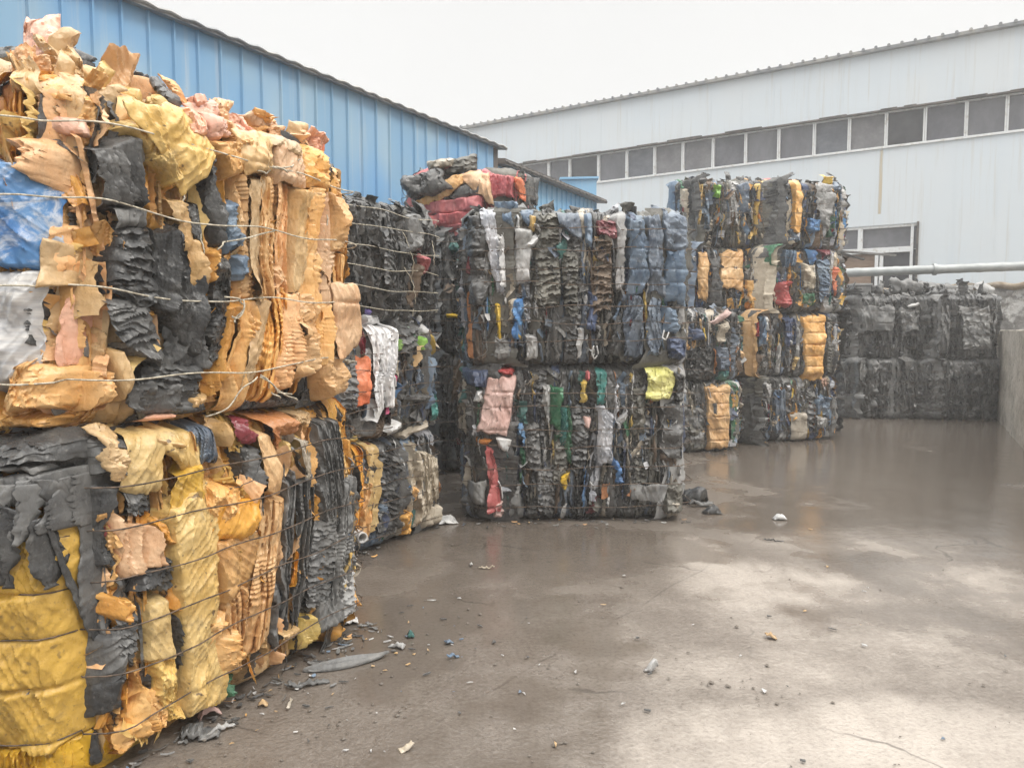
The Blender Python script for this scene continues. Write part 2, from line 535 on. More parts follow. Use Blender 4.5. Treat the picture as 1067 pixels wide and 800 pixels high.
# ------------------------------------------------------------------ painted sheet metal
def sheet_metal(name, cols, axis, pitch, streak=0.35, rust=0.3, rough=0.45):
    """cols: palette of panel tints; axis: unit vector along the wall (object space)"""
    t = NT(name)
    dt = t.t.nodes.new('ShaderNodeVectorMath'); dt.operation = 'DOT_PRODUCT'
    t.t.links.new(t.obj, dt.inputs[0]); dt.inputs[1].default_value = (*axis, 0)
    s = dt.outputs['Value']
    fl = t.math('FLOOR', t.math('DIVIDE', s, pitch))
    wn = t.t.nodes.new('ShaderNodeTexWhiteNoise'); wn.noise_dimensions = '1D'
    t.t.links.new(fl, wn.inputs['W'])
    c = t.mix(t.ramp(wn.outputs[0], 0, 1), cols[0], cols[1])
    big = t.noise(0.35, 3)
    c = t.mix(t.ramp(big, 0.45, 0.62), c, cols[2])
    st = t.noise(3.0, 5, 0.65, stretch=(3.0, 3.0, 0.12))
    c = t.mix(t.ramp(st, 0.52, 0.75, 0, streak), c, cols[3])
    ru = t.noise(0.9, 6, 0.7, stretch=(2.5, 2.5, 0.10))
    c = t.mix(t.ramp(ru, 0.66, 0.80, 0, rust), c, (0.35, 0.24, 0.13))
    sp = t.noise(30, 2)
    c = t.mix(t.ramp(sp, 0.74, 0.8, 0, 0.35), c, (0.3, 0.26, 0.22))
    b = t.bump(t.noise(2.0, 3, stretch=(1, 1, 0.3)), 0.15, 0.02)
    return t.fin(c, rough, b)


_t = NT('dark_trim'); DARKTRIM = _t.fin(_t.mix(_t.ramp(_t.noise(6, 4), 0.4, 0.6), (0.06, 0.055, 0.05), (0.12, 0.10, 0.085)), 0.6)
_t = NT('roof_edge_metal'); ROOFEDGE = _t.fin(_t.mix(_t.ramp(_t.noise(4, 4), 0.4, 0.65), (0.22, 0.23, 0.24), (0.34, 0.33, 0.31)), 0.5)
_t = NT('white_window_frame'); WFRAME = _t.fin(_t.mix(_t.ramp(_t.noise(8, 4), 0.5, 0.75), (0.72, 0.73, 0.73), (0.5, 0.47, 0.42)), 0.4)
_t = NT('dusty_window_glass')
GLASS = _t.fin(_t.mix(_t.ramp(_t.noise(1.2, 5, 0.65), 0.3, 0.75), (0.10, 0.10, 0.115), (0.20, 0.20, 0.215)), 0.22, spec=0.5)
GLASSES = []
for gi, (ga, gb_) in enumerate([((.10, .10, .115), (.18, .18, .195)), ((.075, .075, .09), (.15, .15, .165)), ((.12, .115, .125), (.22, .215, .22)), ((.09, .095, .115), (.16, .17, .19))]):
    _t = NT('dusty_glass'); GLASSES.append(_t.fin(_t.mix(_t.ramp(_t.noise(1.3 + gi * .4, 6, .7, stretch=(1, 1, .5 + gi * .3)), .3, .75), ga, gb_), .2 + .05 * gi, _t.bump(_t.noise(1.5, 2), .08, .03)))
_t = NT('dark_glass'); DGLASS = _t.fin(_t.mix(_t.ramp(_t.noise(1.5, 4), 0.3, 0.7), (0.018, 0.018, 0.022), (0.06, 0.06, 0.068)), 0.2)
_t = NT('brown_board'); BOARD = _t.fin(_t.mix(_t.ramp(_t.noise(5, 4, stretch=(1, 1, 5)), 0.3, 0.7), (0.20, 0.13, 0.09), (0.28, 0.19, 0.13)), 0.6)


def corr_wall(P0, dirv, L, zb, zt_fn, pitch, depth, nrm, rib=0.035):
    """corrugated sheet: flat panels with a raised seam at every pitch; zt_fn gives the top height"""
    s = [0.0]; d = [0.0]
    k = 0.0
    while k < L:
        for a, b in ((k + pitch - rib, 0.0), (k + pitch - rib * 0.72, depth), (k + pitch - rib * 0.28, depth), (k + pitch, 0.0)):
            if a <= L:
                s.append(a); d.append(b)
        k += pitch
    s.append(L); d.append(0)
    s = np.array(s); d = np.array(d)
    P = np.asarray(P0, float)[:2][None] + np.asarray(dirv)[None] * s[:, None] + np.asarray(nrm)[None] * d[:, None]
    zt = np.array([zt_fn(q) for q in s])
    nz = 2
    V = np.zeros((len(s), nz, 3))
    V[:, :, :2] = P[:, None]
    V[:, 0, 2] = zb; V[:, 1, 2] = zt
    return V.reshape(-1, 3), gridq(len(s), nz)


# ------------------------------------------------------------------ blue shed (left)
def hdir(v):
    v = np.asarray(v, float)[:2]
    return v / np.linalg.norm(v)


SH_EAVE = 4.6
c_end = at_depth(514, 152, 11.5)
SH_EAVE = c_end[2]
sh_dir = hdir((0.617, 1.0))
sh_n = np.array([sh_dir[1], -sh_dir[0]])        # towards the yard
SHL = 15.0
sh0 = c_end[:2] - sh_dir * SHL
blue_m = sheet_metal('blue_painted_sheet', [(0.22, 0.39, 0.56), (0.34, 0.48, 0.58), (0.17, 0.37, 0.62), (0.50, 0.55, 0.57)], tuple(sh_dir), 0.247, 0.45, 0.18)
org = np.array([*sh0, 0.0])
shed = empty('blue_shed', org, 'long blue sheet metal shed running behind the scrap bales on the left', 'shed')
m = MB()
V, Q = corr_wall(sh0, sh_dir, SHL, 0.0, lambda s: SH_EAVE, 0.247, 0.03, sh_n)
m.add(V, Q)
m.box([*(sh0 - sh_n * 8), 0], [*(sh_n * 7.95), 0], [*(sh_dir * SHL), 0], [0, 0, SH_EAVE - 0.02])
m.build('wall', blue_m, shed, origin=org)
# gable end of the shed seen past the corner
m = MB()
p = c_end[:2] + sh_dir * 0.01
m.box([*(p - sh_n * 0.55), 0.0], [*(sh_n * 0.55), 0], [*(sh_dir * 0.12), 0], [0, 0, SH_EAVE - 0.03])
m.build('corner_post', DARKTRIM, shed, origin=org)
m = MB()
p = sh0 - sh_dir * 0.2
L2 = SHL + 0.45
m.hexa([[*(p + sh_n * 0.10), SH_EAVE - 0.03], [*(p + sh_n * 0.10 + sh_dir * L2), SH_EAVE - 0.03],
        [*(p - sh_n * 4 + sh_dir * L2), SH_EAVE + 0.6], [*(p - sh_n * 4), SH_EAVE + 0.6],
        [*(p + sh_n * 0.10), SH_EAVE + 0.01], [*(p + sh_n * 0.10 + sh_dir * L2), SH_EAVE + 0.01],
        [*(p - sh_n * 4 + sh_dir * L2), SH_EAVE + 0.68], [*(p - sh_n * 4), SH_EAVE + 0.68]])
# wavy front lip of the roof sheet
k = np.arange(0, L2, 0.06)
m.tube(np.stack([(p + sh_n * 0.11)[0] + sh_dir[0] * k, (p + sh_n * 0.11)[1] + sh_dir[1] * k, SH_EAVE + 0.0 + 0.010 * np.sin(k * 26)], 1), 0.016, 5)
m.build('roof', ROOFEDGE, shed, origin=org)

# lower blue annex behind the shed
an_a = at_depth(517, 172, 12.2); an_b = at_depth(622, 211, 17.6)
an_dir = hdir(an_b - an_a); an_n = np.array([an_dir[1], -an_dir[0]])
AL = np.linalg.norm((an_b - an_a)[:2])
an_o = np.array([*an_a[:2], 0.0])
annex = empty('blue_annex', an_o, 'lower blue sheet metal annex with sloping eave beyond the end of the long shed', 'annex')
zf = lambda s: an_a[2] + (an_b[2] - an_a[2]) * s / AL
m = MB()
V, Q = corr_wall(an_a, an_dir, AL, 0.0, zf, 0.30, 0.03, an_n)
m.add(V, Q)
m.hexa([[*(an_a[:2] - an_n * 3), 0], [*(an_a[:2] - an_n * 0.03), 0], [*(an_b[:2] - an_n * 0.03), 0], [*(an_b[:2] - an_n * 3), 0],
        [*(an_a[:2] - an_n * 3), zf(0) - .02], [*(an_a[:2] - an_n * 0.03), zf(0) - .02], [*(an_b[:2] - an_n * 0.03), zf(AL) - .02], [*(an_b[:2] - an_n * 3), zf(AL) - .02]])
blue_m2 = sheet_metal('blue_painted_sheet_annex', [(0.20, 0.42, 0.64), (0.24, 0.45, 0.64), (0.18, 0.42, 0.68), (0.36, 0.48, 0.58)], tuple(an_dir), 0.30, 0.3, 0.1)
m.build('wall', blue_m2, annex, origin=an_o)
m = MB()
e0 = an_a[:2] - an_dir * 0.1; e1 = an_b[:2] + an_dir * 0.15
m.hexa([[*(e0 + an_n * .2), zf(0) - .02], [*(e1 + an_n * .2), zf(AL) - .02], [*(e1 - an_n * 3), zf(AL) + .3], [*(e0 - an_n * 3), zf(0) + .3],
        [*(e0 + an_n * .2), zf(0) + .07], [*(e1 + an_n * .2), zf(AL) + .07], [*(e1 - an_n * 3), zf(AL) + .38], [*(e0 - an_n * 3), zf(0) + .38]])
k = np.linspace(0, 1, 90)
pp = (e0 + an_n * .2)[None] + (e1 - e0)[None] * k[:, None]
m.tube(np.stack([pp[:, 0], pp[:, 1], zf(0) + (zf(AL) - zf(0)) * k + 0.02 + .008 * np.sin(k * 150)], 1), 0.022, 5)
m.build('roof', DARKTRIM, annex, origin=an_o)

gb = at_depth(600, 196, 18.4)
m = MB(); m.box([gb[0] - .35, gb[1], gb[2] - .22], [.85, -.1, 0], [0, .5, 0], [0, 0, .42]); m.box([gb[0] - .40, gb[1] - .06, gb[2] + .203], [.95, -.1, 0], [0, .6, 0], [0, 0, .05])
o = m.build('blue_gutter_box', blue_m2, origin=np.array([gb[0], gb[1], gb[2] - .22])); o['label'] = 'small blue sheet metal box at the far end of the annex under the window band'; o['category'] = 'gutter box'

# ------------------------------------------------------------------ grey factory hall (right / back)
WZ = 18.0
w1 = at_depth(1067, 27, WZ)
top_z = w1[2]
w0 = at_depth(490, 133, 26.9)
f_dir = hdir(w1 - w0)                           # left to right
f_n = np.array([f_dir[1], -f_dir[0]])           # towards the yard
if f_n[1] > 0: f_n = -f_n
FL0, FL1 = -5.0, 30.0                            # from w0 along f_dir
org = np.array([*w0[:2], 0.0])
hall = empty('factory_hall', org, 'large pale grey metal clad factory hall with a long window band at the back', 'building')
wall_m = sheet_metal('pale_grey_cladding', [(0.63, 0.68, 0.715), (0.65, 0.69, 0.715), (0.63, 0.685, 0.725), (0.54, 0.535, 0.50)], tuple(f_dir), 0.9, 0.6, 0.45, 0.5)


def fplane(px, py, off=0.0):
    """pixel -> (s along wall, z) on the hall front"""
    r = ray(px, py)
    o = np.array([0, 0, EYE])
    q = np.array([*(w0[:2] + f_n * off), 0])
    n3 = np.array([*f_n, 0])
    t = np.dot(q - o, n3) / np.dot(r, n3)
    P = o + r * t
    return np.dot(P[:2] - w0[:2], f_dir), P[2]


def fp(s, z, d=0.0):
    q = w0[:2] + f_dir * s + f_n * d
    return np.array([q[0], q[1], z])


zt = 0.5 * (fplane(1060, 94.5)[1] + fplane(700, 149.5)[1])
zb = 0.5 * (fplane(1060, 134.5)[1] + fplane(700, 182.5)[1])
H_TOP = 0.5 * (w0[2] + w1[2])
# body in strips so that the window openings are real recesses
lw = [fplane(872, 239), fplane(957, 232), fplane(957, 303)]
LS0, LS1, LZ1 = lw[0][0] - 0.9, lw[1][0], lw[1][1]
LZ0 = lw[2][1] - 0.1
m = MB()
def slab(s0, s1, z0, z1, d0=-0.35, d1=0.0, mb=None, mi=0):
    (mb or m).box(fp(s0, z0, d1), [*(f_dir * (s1 - s0)), 0], [*(-f_n * (d1 - d0)), 0], [0, 0, z1 - z0], mi)
slab(FL0, FL1, zt, H_TOP)
slab(FL0, LS0, 0, zb)
slab(LS0, LS1, LZ1, zb)
slab(LS0, LS1, 0, LZ0)
slab(LS1, FL1, 0, zb)
slab(FL0, FL1, 0, H_TOP, -8, -0.352)
m.build('wall', wall_m, hall, origin=org)
# shallow standing seams of the cladding
for q in np.arange(FL0 + 0.3, FL1, 0.9):
    m = MB(); slab(q, q + 0.025, zt + 0.12, H_TOP - 0.05, 0.0, 0.006, m); m.build('upper_cladding_seam', wall_m, hall, origin=org)
    if not (LS0 - .1 < q < LS1 + .1):
        m = MB(); slab(q, q + 0.025, 0.9, zb - 0.12, 0.0, 0.006, m); m.build('lower_cladding_seam', wall_m, hall, origin=org)
# roof edge with the ends of corrugated roofing showing
m = MB()
slab(FL0 - .2, FL1, H_TOP - 0.02, H_TOP + 0.06, -8, 0.16)
for s in np.arange(FL0 - .1, FL1, 0.30):
    m.tube([fp(s, H_TOP + 0.065, 0.20), fp(s, H_TOP + 0.085, -1.0)], 0.04, 8)
m.build('roof', ROOFEDGE, hall, origin=org)
# flashings over and under the window band
m = MB()
slab(FL0, FL1, zt - 0.02, zt + 0.02, 0.002, 0.10)
rng = random.Random(4)
s = FL0
while s < FL1:
    l = rng.uniform(0.3, 1.4)
    slab(s, s + l * 0.8, zt + 0.022, zt + 0.03 + rng.random() * .03, 0.002, 0.07 + rng.random() * .06)
    s += l + rng.uniform(0, 1.5)
m.build('drip_flashing', DARKTRIM, hall, origin=org)
m = MB()
slab(FL0, FL1, zb - 0.03, zb + 0.012, 0.002, 0.05)
m.build('window_sill', WFRAME, hall, origin=org)
# window band: one window per opening
edges = []
for x, y in [(571, 180), (593, 178), (623, 175), (652.5, 172), (681.5, 170), (711, 165), (742.5, 161), (776.5, 158), (811, 154), (848, 149), (884.5, 145), (923, 141), (963.5, 136), (1006.5, 131), (1049, 126), (1095, 118), (1142, 112), (1190, 105)]:
    edges.append(fplane(x, y)[0])
for i in range(4):
    edges.insert(0, edges[0] - 1.6)
for i in range(7):
    edges.append(edges[-1] + 0.95)
for i in range(len(edges) - 1):
    a, b = edges[i], edges[i + 1]
    fr = MB()
    slab(a + 0.005, a + 0.04, zb + 0.012, zt - .02, -0.16, -0.02, fr)
    slab(b - 0.04, b - 0.005, zb + 0.012, zt - .02, -0.16, -0.02, fr)
    slab(a + 0.04, b - 0.04, zb + 0.012, zb + 0.04, -0.16, -0.022, fr)
    slab(a + 0.04, b - 0.04, zt - .045, zt - .02, -0.16, -0.022, fr)
    w = fr.build('window', WFRAME, hall, origin=org)
    gl = MB()
    slab(a + 0.041, b - 0.041, zb + 0.041, zt - .046, -0.13, -0.11, gl)
    gl.build('pane', (DGLASS if i in (5, 15) else GLASSES[(i * 7 + i // 3) % 4]), w, origin=org)
# lower window with white frame, dark panes and a brown board
fr = MB()
def lwp(px, py): return fplane(px, py)
t1 = 0.07
slab(LS0, LS1 - .002, LZ1 - t1, LZ1 - .002, -.2, -.03, fr)
slab(LS1 - t1 - .1, LS1 - .1, LZ0, LZ1 - t1, -.2, -.032, fr)
zmid = lwp(940, 259.5)[1]
slab(LS0, LS1 - t1 - .1, zmid - 0.07, zmid + 0.07, -.2, -.034, fr)
sv = lwp(896, 250)[0]
slab(sv - .06, sv + .06, zmid + .07, LZ1 - t1, -.2, -.036, fr)
sv2 = lwp(915.5, 275)[0]
slab(sv2 - .1, sv2 - .015, LZ0, zmid - .07, -.2, -.036, fr)
slab(sv2 + .015, sv2 + .1, LZ0, zmid - .07, -.2, -.038, fr)
win = fr.build('large_window', WFRAME, hall, origin=org, label='big white framed window with a brown board in one pane')
g = MB(); slab(LS0, LS1 - .002, zmid + .01, LZ1 - .01, -.18, -.15, g); g.build('pane', GLASS, win, origin=org)
g = MB(); slab(sv2, LS1 - .002, LZ0, zmid - .01, -.18, -.15, g); g.build('pane', DGLASS, win, origin=org)
g = MB(); slab(LS0, sv2 - .02, LZ0 + .3, zmid - .01, -.18, -.14, g); g.build('board', BOARD, win, origin=org)
g = MB(); slab(LS1 - .03, LS1 + .02, LZ0 - .1, LZ1 + .03, .002, .04, g); g.build('rusty_edge_trim', DARKTRIM, win, origin=org)
# rust runs
_t = NT('rust_stain_paint'); RUST = _t.fin(_t.mix(_t.ramp(_t.noise(3, 5, stretch=(6, 6, .4)), 0.35, 0.6), (0.50, 0.54, 0.54), (0.52, 0.44, 0.32)), 0.55)
m = MB()
ss, _ = fplane(918, 190)
slab(ss - .05, ss + .03, LZ1 + .3, zb - .06, 0.0, .004)
m.build('rust_stain', RUST, hall, origin=org)

# ------------------------------------------------------------------ silver duct in front of the hall
_t = NT('galvanised_duct')
GALV = _t.fin(_t.mix(_t.ramp(_t.noise(5, 4), 0.35, 0.65), (0.30, 0.315, 0.315), (0.38, 0.395, 0.39)), 0.5, metal=0.25)
d0 = at_depth(862, 285, 15.6); d1 = at_depth(1100, 276, 14.6)
duct = empty('ventilation_duct', [*d0[:2], 0], 'long silvery ventilation duct running level in front of the hall above the dark bales', 'duct')
dv = d1 - d0; dl = np.linalg.norm(dv); dv /= dl
org = np.array([*d0[:2], 0.0])
R = 0.09
xs = np.arange(0, dl + .01, 0.05)
joint_s = 2.05
rad = R + 0.006 * (np.abs((xs * 2.6) % 1 - .5) < .12)
m = MB(); m.tube(d0[None] + dv[None] * xs[:, None], rad, 24)
m.build('duct_pipe', GALV, duct, smooth=True, origin=org)
m = MB(); m.tube([d0 + dv * (joint_s - .03), d0 + dv * (joint_s + .03)], R + .03, 24)
m.build('flange', GALV, duct, origin=org)
for q in (0.9, 4.0):
    m = MB()
    c = d0 + dv * q
    m.tube([[c[0], c[1] + .02, 0], [c[0], c[1] + .02, c[2] - R + .01]], 0.035, 8)
    m.build('support_post', DARKTRIM, duct, origin=org)

# ------------------------------------------------------------------ concrete and rubble walls at the right
def concrete_mat():
    t = NT('old_concrete')
    c = t.mix(t.ramp(t.noise(1.8, 5, 0.6), 0.35, 0.65), (0.33, 0.295, 0.245), (0.48, 0.43, 0.37))
    c = t.mix(t.ramp(t.noise(2.2, 6, 0.7, stretch=(1, 1, 0.6)), 0.5, 0.68, 0, .7), c, (0.17, 0.145, 0.115))
    c = t.mix(t.ramp(t.noise(9, 5, 0.75), 0.5, 0.62, 0, .6), c, (0.55, 0.50, 0.43))
    c = t.mix(t.ramp(t.noise(16, 3, 0.7), 0.56, 0.66, 0, .7), c, (0.14, 0.12, 0.10))
    return t.fin(c, 0.75, t.bump(t.noise(7, 6, 0.75), 0.9, 0.05))


g0 = ground(1038, 432); g1 = ground(1085, 485)
wd = hdir(g1 - g0); wn = np.array([wd[1], -wd[0]])
if wn[0] > 0: wn = -wn
p0 = g0[:2] - wd * 1.2
LW = 11.0
m = MB()
nu, nv = 120, 24
U, Vv = np.meshgrid(np.linspace(0, LW, nu), np.linspace(0, 1, nv), indexing='ij')
topz = 1.58 + 0.03 * fbm(U * 1.2, U * 0, 3)
rough_d = 0.03 * fbm(U * 2, Vv * 4, 8, 4) + .04
def wpt(U, z, d):
    return np.stack([p0[0] + wd[0] * U + wn[0] * d, p0[1] + wd[1] * U + wn[1] * d, z], -1).reshape(-1, 3)
m.add(wpt(U, Vv * topz - .02, rough_d), gridq(nu, nv))
Dd = np.linspace(0, 1, 6)[None, :] * np.ones((nu, 1))
Ut = U[:, :1] * np.ones((1, 6))
m.add(wpt(Ut, topz[:, :1] - .02 + .015 * fbm(Ut * 4, Dd * 3, 2), rough_d[:, -1:] * (1 - Dd) - .42 * Dd), gridq(nu, 6))
m.box([*(p0 - wn * .01), 0], [*(wd * LW), 0], [*(-wn * .40), 0], [0, 0, 1.5])
cm = concrete_mat()
o = m.build('concrete_wall', cm, origin=np.array([*p0, 0.0]), smooth=True)
o['label'] = 'low rough concrete retaining wall along the right edge of the yard'; o['category'] = 'wall'


def rubble_mat():
    t = NT('whitewashed_rubble')
    c = t.mix(t.ramp(t.noise(3.2, 5, 0.65), 0.45, 0.58), (0.20, 0.19, 0.18), (0.58, 0.57, 0.55))
    c = t.mix(t.ramp(t.noise(11, 4, 0.7), 0.5, 0.7, 0, .6), c, (0.24, 0.22, 0.2))
    return t.fin(c, 0.8, t.bump(t.noise(7, 6, 0.7), 0.8, 0.08))


ra = at_depth(905, 300, 16.4); rb = at_depth(1120, 289, 14.0)
rd = hdir(rb - ra); rn = np.array([rd[1], -rd[0]])
if rn[1] > 0: rn = -rn
RL = np.linalg.norm((rb - ra)[:2]); nu, nv = 140, 50
U, Vv = np.meshgrid(np.linspace(0, RL, nu), np.linspace(0, 1, nv), indexing='ij')
zt_r = 2.45 + .05 * fbm(U * 1.0, U * 0, 9)
dd = 0.08 * np.abs(fbm(U * 3, Vv * 7, 21, 4)) * 2
m = MB()
m.add(np.stack([ra[0] + rd[0] * U + rn[0] * dd, ra[1] + rd[1] * U + rn[1] * dd, Vv * zt_r], -1).reshape(-1, 3), gridq(nu, nv))
m.box([*(ra[:2] - rn * .01), 0], [*(rd * RL), 0], [*(-rn * .4), 0], [0, 0, 2.38])
ro = np.array([*ra[:2], 0.0])
rw = empty('rubble_wall', ro, 'whitewashed rubble stone wall behind the dark bales at the far right', 'wall')
m.build('stonework', rubble_mat(), rw, smooth=True, origin=ro)
m = MB()
k = np.linspace(0, 1, 80)
pts = np.stack([ra[0] + rd[0] * RL * k + rn[0] * .03, ra[1] + rd[1] * RL * k + rn[1] * .03, 2.46 + .05 * fbm(k * RL, k * 0, 9) + .02 * np.sin(k * 40)], 1)
m.tube(pts, 0.07, 7)
_t = NT('rusty_brown_coping'); m.build('coping', _t.fin(_t.mix(_t.ramp(_t.noise(5, 4), .4, .6), (0.20, 0.15, 0.10), (0.32, 0.27, 0.21)), .75), rw, smooth=True, origin=ro)

# small grey cabinet and pipes standing by the window
cb = at_depth(899, 300, 14.9)
co = np.array([cb[0], cb[1], 0.0])
cab = empty('grey_cabinet', co, 'small grey metal cabinet on a post under the big window behind the dark bales', 'cabinet')
m = MB(); m.box([cb[0] - .17, cb[1], 2.22], [.34, 0, 0], [0, .3, 0], [0, 0, .26]); m.build('casing', PAL['grey'], cab, origin=co)
m = MB(); m.box([cb[0] - .19, cb[1] - .02, 2.482], [.38, 0, 0], [0, .34, 0], [0, 0, .035]); m.build('lid', PAL['lgrey'], cab, origin=co)
m = MB(); m.tube([[cb[0], cb[1] + .15, 0], [cb[0], cb[1] + .15, 2.218]], .05, 8); m.build('post', DARKTRIM, cab, origin=co)

# ------------------------------------------------------------------ crumpled plastic patches
STYLE_NAME = {'crumple': 'crumpled_sheet', 'vfold': 'folded_strip', 'pleat': 'pleated_film', 'smooth': 'plastic_sheet', 'layer': 'layered_sheets', 'film': 'film_bundle', 'wad': 'film_wad'}


def rid(x, y, sd):
    r = 1 - np.abs(noise2(x, y, sd)) * 1.9
    return np.clip(r, -.2, 1) ** 2


def facet(x, y, sd):
    """piecewise planar dents with straight sharp creases (cell distance, diamond metric), about 0..1"""
    x = np.asarray(x, float); y = np.asarray(y, float)
    ix = np.floor(x).astype(np.int64); iy = np.floor(y).astype(np.int64)
    best = np.full(x.shape, 9.0)
    for dx in (-1, 0, 1):
        for dy in (-1, 0, 1):
            h = _h(ix + dx, iy + dy, sd)
            cx = ix + dx + (h & 0xFFFF) / 65535.0; cy = iy + dy + ((h >> 16) & 0xFFFF) / 65535.0
            sl = .7 + .6 * ((h >> 8) & 0xFF) / 255.0
            best = np.minimum(best, (np.abs(x - cx) + np.abs(y - cy)) * sl)
    return best


def facets(x, y, sd, th, fx, fy):
    c, s = math.cos(th), math.sin(th)
    X, Y = x * fx, y * fy
    return facet(X * c + Y * s, Y * c - X * s, sd)


def folds(style, x, y, seed, w, h, k=1.0):
    """fold height in metres over the patch (x, y in metres)"""
    r = random.Random(seed * 7 + 3)
    sd = seed % 9973
    wx = x + .03 * k * fbm(x * 6 / k, y * 6 / k, sd); wy = y + .03 * k * fbm(x * 6 / k + 7, y * 6 / k, sd + 5)
    sk = r.uniform(-.35, .35)
    if style == 'crumple':
        f = .028 * k * facets(wx, wy, sd + 40, r.uniform(-.5, .5), 6.5 / k, 2.8 / k) + .026 * k * facets(wx, wy, sd + 41, r.uniform(-.6, .6), 14 / k, 6.5 / k) + .011 * k * facets(wx, wy, sd + 42, r.random(), 30 / k, 18 / k)
        f = f + .018 * k * rid(wx * 6 / k, wy * 3.4 / k, sd) + .012 * k * rid(wx * 13 / k, wy * 8 / k, sd + 3) + .015 * k * rid(wx * 28 / k, wy * 19 / k, sd + 6) + .006 * rid(wx * 60, wy * 50, sd + 8)
        for i in range(5):
            lam = r.choice([.42, .30, .22, .15, .10]) * k
            th = r.uniform(0, math.pi)
            mask = np.clip(noise2(x * 6 / k + i * 3, y * 6 / k, sd + i) * 1.6 + .45, 0, 1)
            f = f + mask * lam * .15 * tri((wx * math.cos(th) + wy * math.sin(th)) / lam + r.random())
        return f
    if style == 'vfold':
        q = x + sk * y + .05 * k * fbm(x * 3, y * 2, sd)
        f = .046 * k * rid(q * 10 / k, y * 1.3, sd) + .032 * k * rid(q * 21 / k, y * 2.6, sd + 2) + .016 * k * rid(q * 44 / k, y * 7, sd + 4) + .006 * k * rid(q * 80, y * 30, sd + 9)
        f = f + .030 * k * facets(q, y, sd + 40, r.uniform(-.3, .3), 9 / k, 2.5) + .012 * k * facets(q, y, sd + 41, r.random(), 22 / k, 9)
        th = r.uniform(0.8, 2.3); lam = r.uniform(.12, .3) * k
        mask = np.clip(noise2(x * 6, y * 5, sd + 5) * 1.6 + .3, 0, 1)
        f = f + mask * lam * .13 * tri((wx * math.cos(th) + wy * math.sin(th)) / lam)
        return f
    if style == 'layer':
        # pages of sheet pressed edge to edge: each rises and then breaks off sharply
        lam = r.uniform(.026, .052) * k
        q = (x + sk * .35 * y + .035 * fbm(x * 1.5, y * 2.2, sd) + .012 * fbm(x * 4, y * 9, sd + 1) + .02 * tri(y / r.uniform(.2, .5) + r.random())) / lam
        q = q + .35 * noise2(q * .6, y * 1.2, sd + 2)
        i = np.floor(q); fr = q - i
        hi = _h(i.astype(np.int64), i.astype(np.int64) * 0 + 3, sd)
        dirn = np.where((hi & 1) == 1, 1.0, -1.0)
        amp = .010 + .022 * ((hi >> 4) & 255) / 255.0
        hh = .026 * (((hi >> 12) & 255) / 255.0 - .5) + .03 * noise2(i * 3.7, y * 3.0, sd + 4)
        f = (hh + amp * (dirn * (fr - .5) + .6 * (1 - (2 * fr - 1) ** 2))) * k ** .5 * 1.2
        f = f + .008 * rid(q * 1.7, y * 9, sd + 5) + .012 * np.clip(noise2(x * 5, y * 5, sd + 6) * 2, 0, 1) * tri(y / (.05 * k) + 4 * noise2(x * 6, y * 4, sd + 7))
        return f + .012 * facets(wx, wy, sd + 40, .2, 12, 5)
    if style == 'pleat':
        lam = r.uniform(.022, .034) * k
        q = (y + r.uniform(-2.5, 2.5) * (x - x.mean()) ** 2 + .06 * fbm(x * 5, y * 5, sd) + sk * 1.6 * x) / lam
        f = lam * .42 * np.sqrt(np.abs(np.sin(q * math.pi)) + .02) * np.clip(noise2(x * 7, y * 7, sd + 3) * 1.4 + .6, .1, 1.2)
        f = f + .030 * k * rid(x * 5 / k + y, y * 18 / k + sk * 14 * x, sd + 6) + .018 * k * rid(x * 14, y * 34, sd + 7) + .03 * k * fbm(x * 6, y * 3, sd + 8)
        return f
    if style == 'smooth':
        f = .016 * k * fbm(x * 2.2, y * 1.6, sd)
        for i in range(2):
            th = r.uniform(-.9, .9); X_ = x * math.cos(th) + y * math.sin(th); Y_ = y * math.cos(th) - x * math.sin(th)
            f = f + .012 * rid(X_ * r.uniform(7, 12) / k ** .5, Y_ * r.uniform(.8, 1.6), sd + 20 + i) * np.clip(noise2(x * 5 + i, y * 3.5, sd + 25 + i) * 2.2 + .3, 0, 1)
            f = f + .006 * rid(X_ * 34, Y_ * 3.5, sd + 30 + i)
        for i in range(5):
            th = r.uniform(-.6, .6) + (math.pi / 2 if r.random() < .3 else 0)
            lam = r.uniform(.14, .4)
            mask = np.clip(noise2(x * 5, y * 3.5, sd + i) * 1.8 + .2, 0, 1)
            f = f + mask * lam * .075 * tri((x * math.cos(th) + y * math.sin(th) + .03 * fbm(x * 3, y * 3, sd + i)) / lam + r.random())
        f = f + .020 * k * rid(x * 14 + sk * 10 * y, y * 3, sd + 11) * np.clip(noise2(x * 4, y * 4, sd + 12) * 2 + .2, 0, 1)
        return f + .022 * k * facets(wx, wy, sd + 40, r.uniform(-.4, .4), 5 / k, 1.8 / k) + .010 * k * facets(wx, wy, sd + 41, r.uniform(-.5, .5), 13 / k, 5 / k) + .004 * rid(wx * 30, wy * 14, sd + 13)
    if style == 'film':
        q = x + sk * .5 * y + .03 * k * fbm(x * 5, y * 2.5, sd)
        f = .034 * k * rid(q * 17 / k, y * 2.0, sd) + .024 * k * rid(q * 38 / k, y * 4, sd + 2) + .010 * k * rid(q * 85 / k, y * 9, sd + 3)
        return f + .03 * k * fbm(x * 7, y * 3, sd + 4)
    # wad
    return .03 * k * facets(wx, wy, sd + 40, r.random(), 9, 9) + .02 * k * facets(wx, wy, sd + 41, r.random(), 20, 18) + .035 * k * rid(wx * 8 / k, wy * 8 / k, sd) + .022 * rid(wx * 18 / k, wy * 18 / k, sd + 2) + .010 * rid(wx * 40, wy * 40, sd + 4)


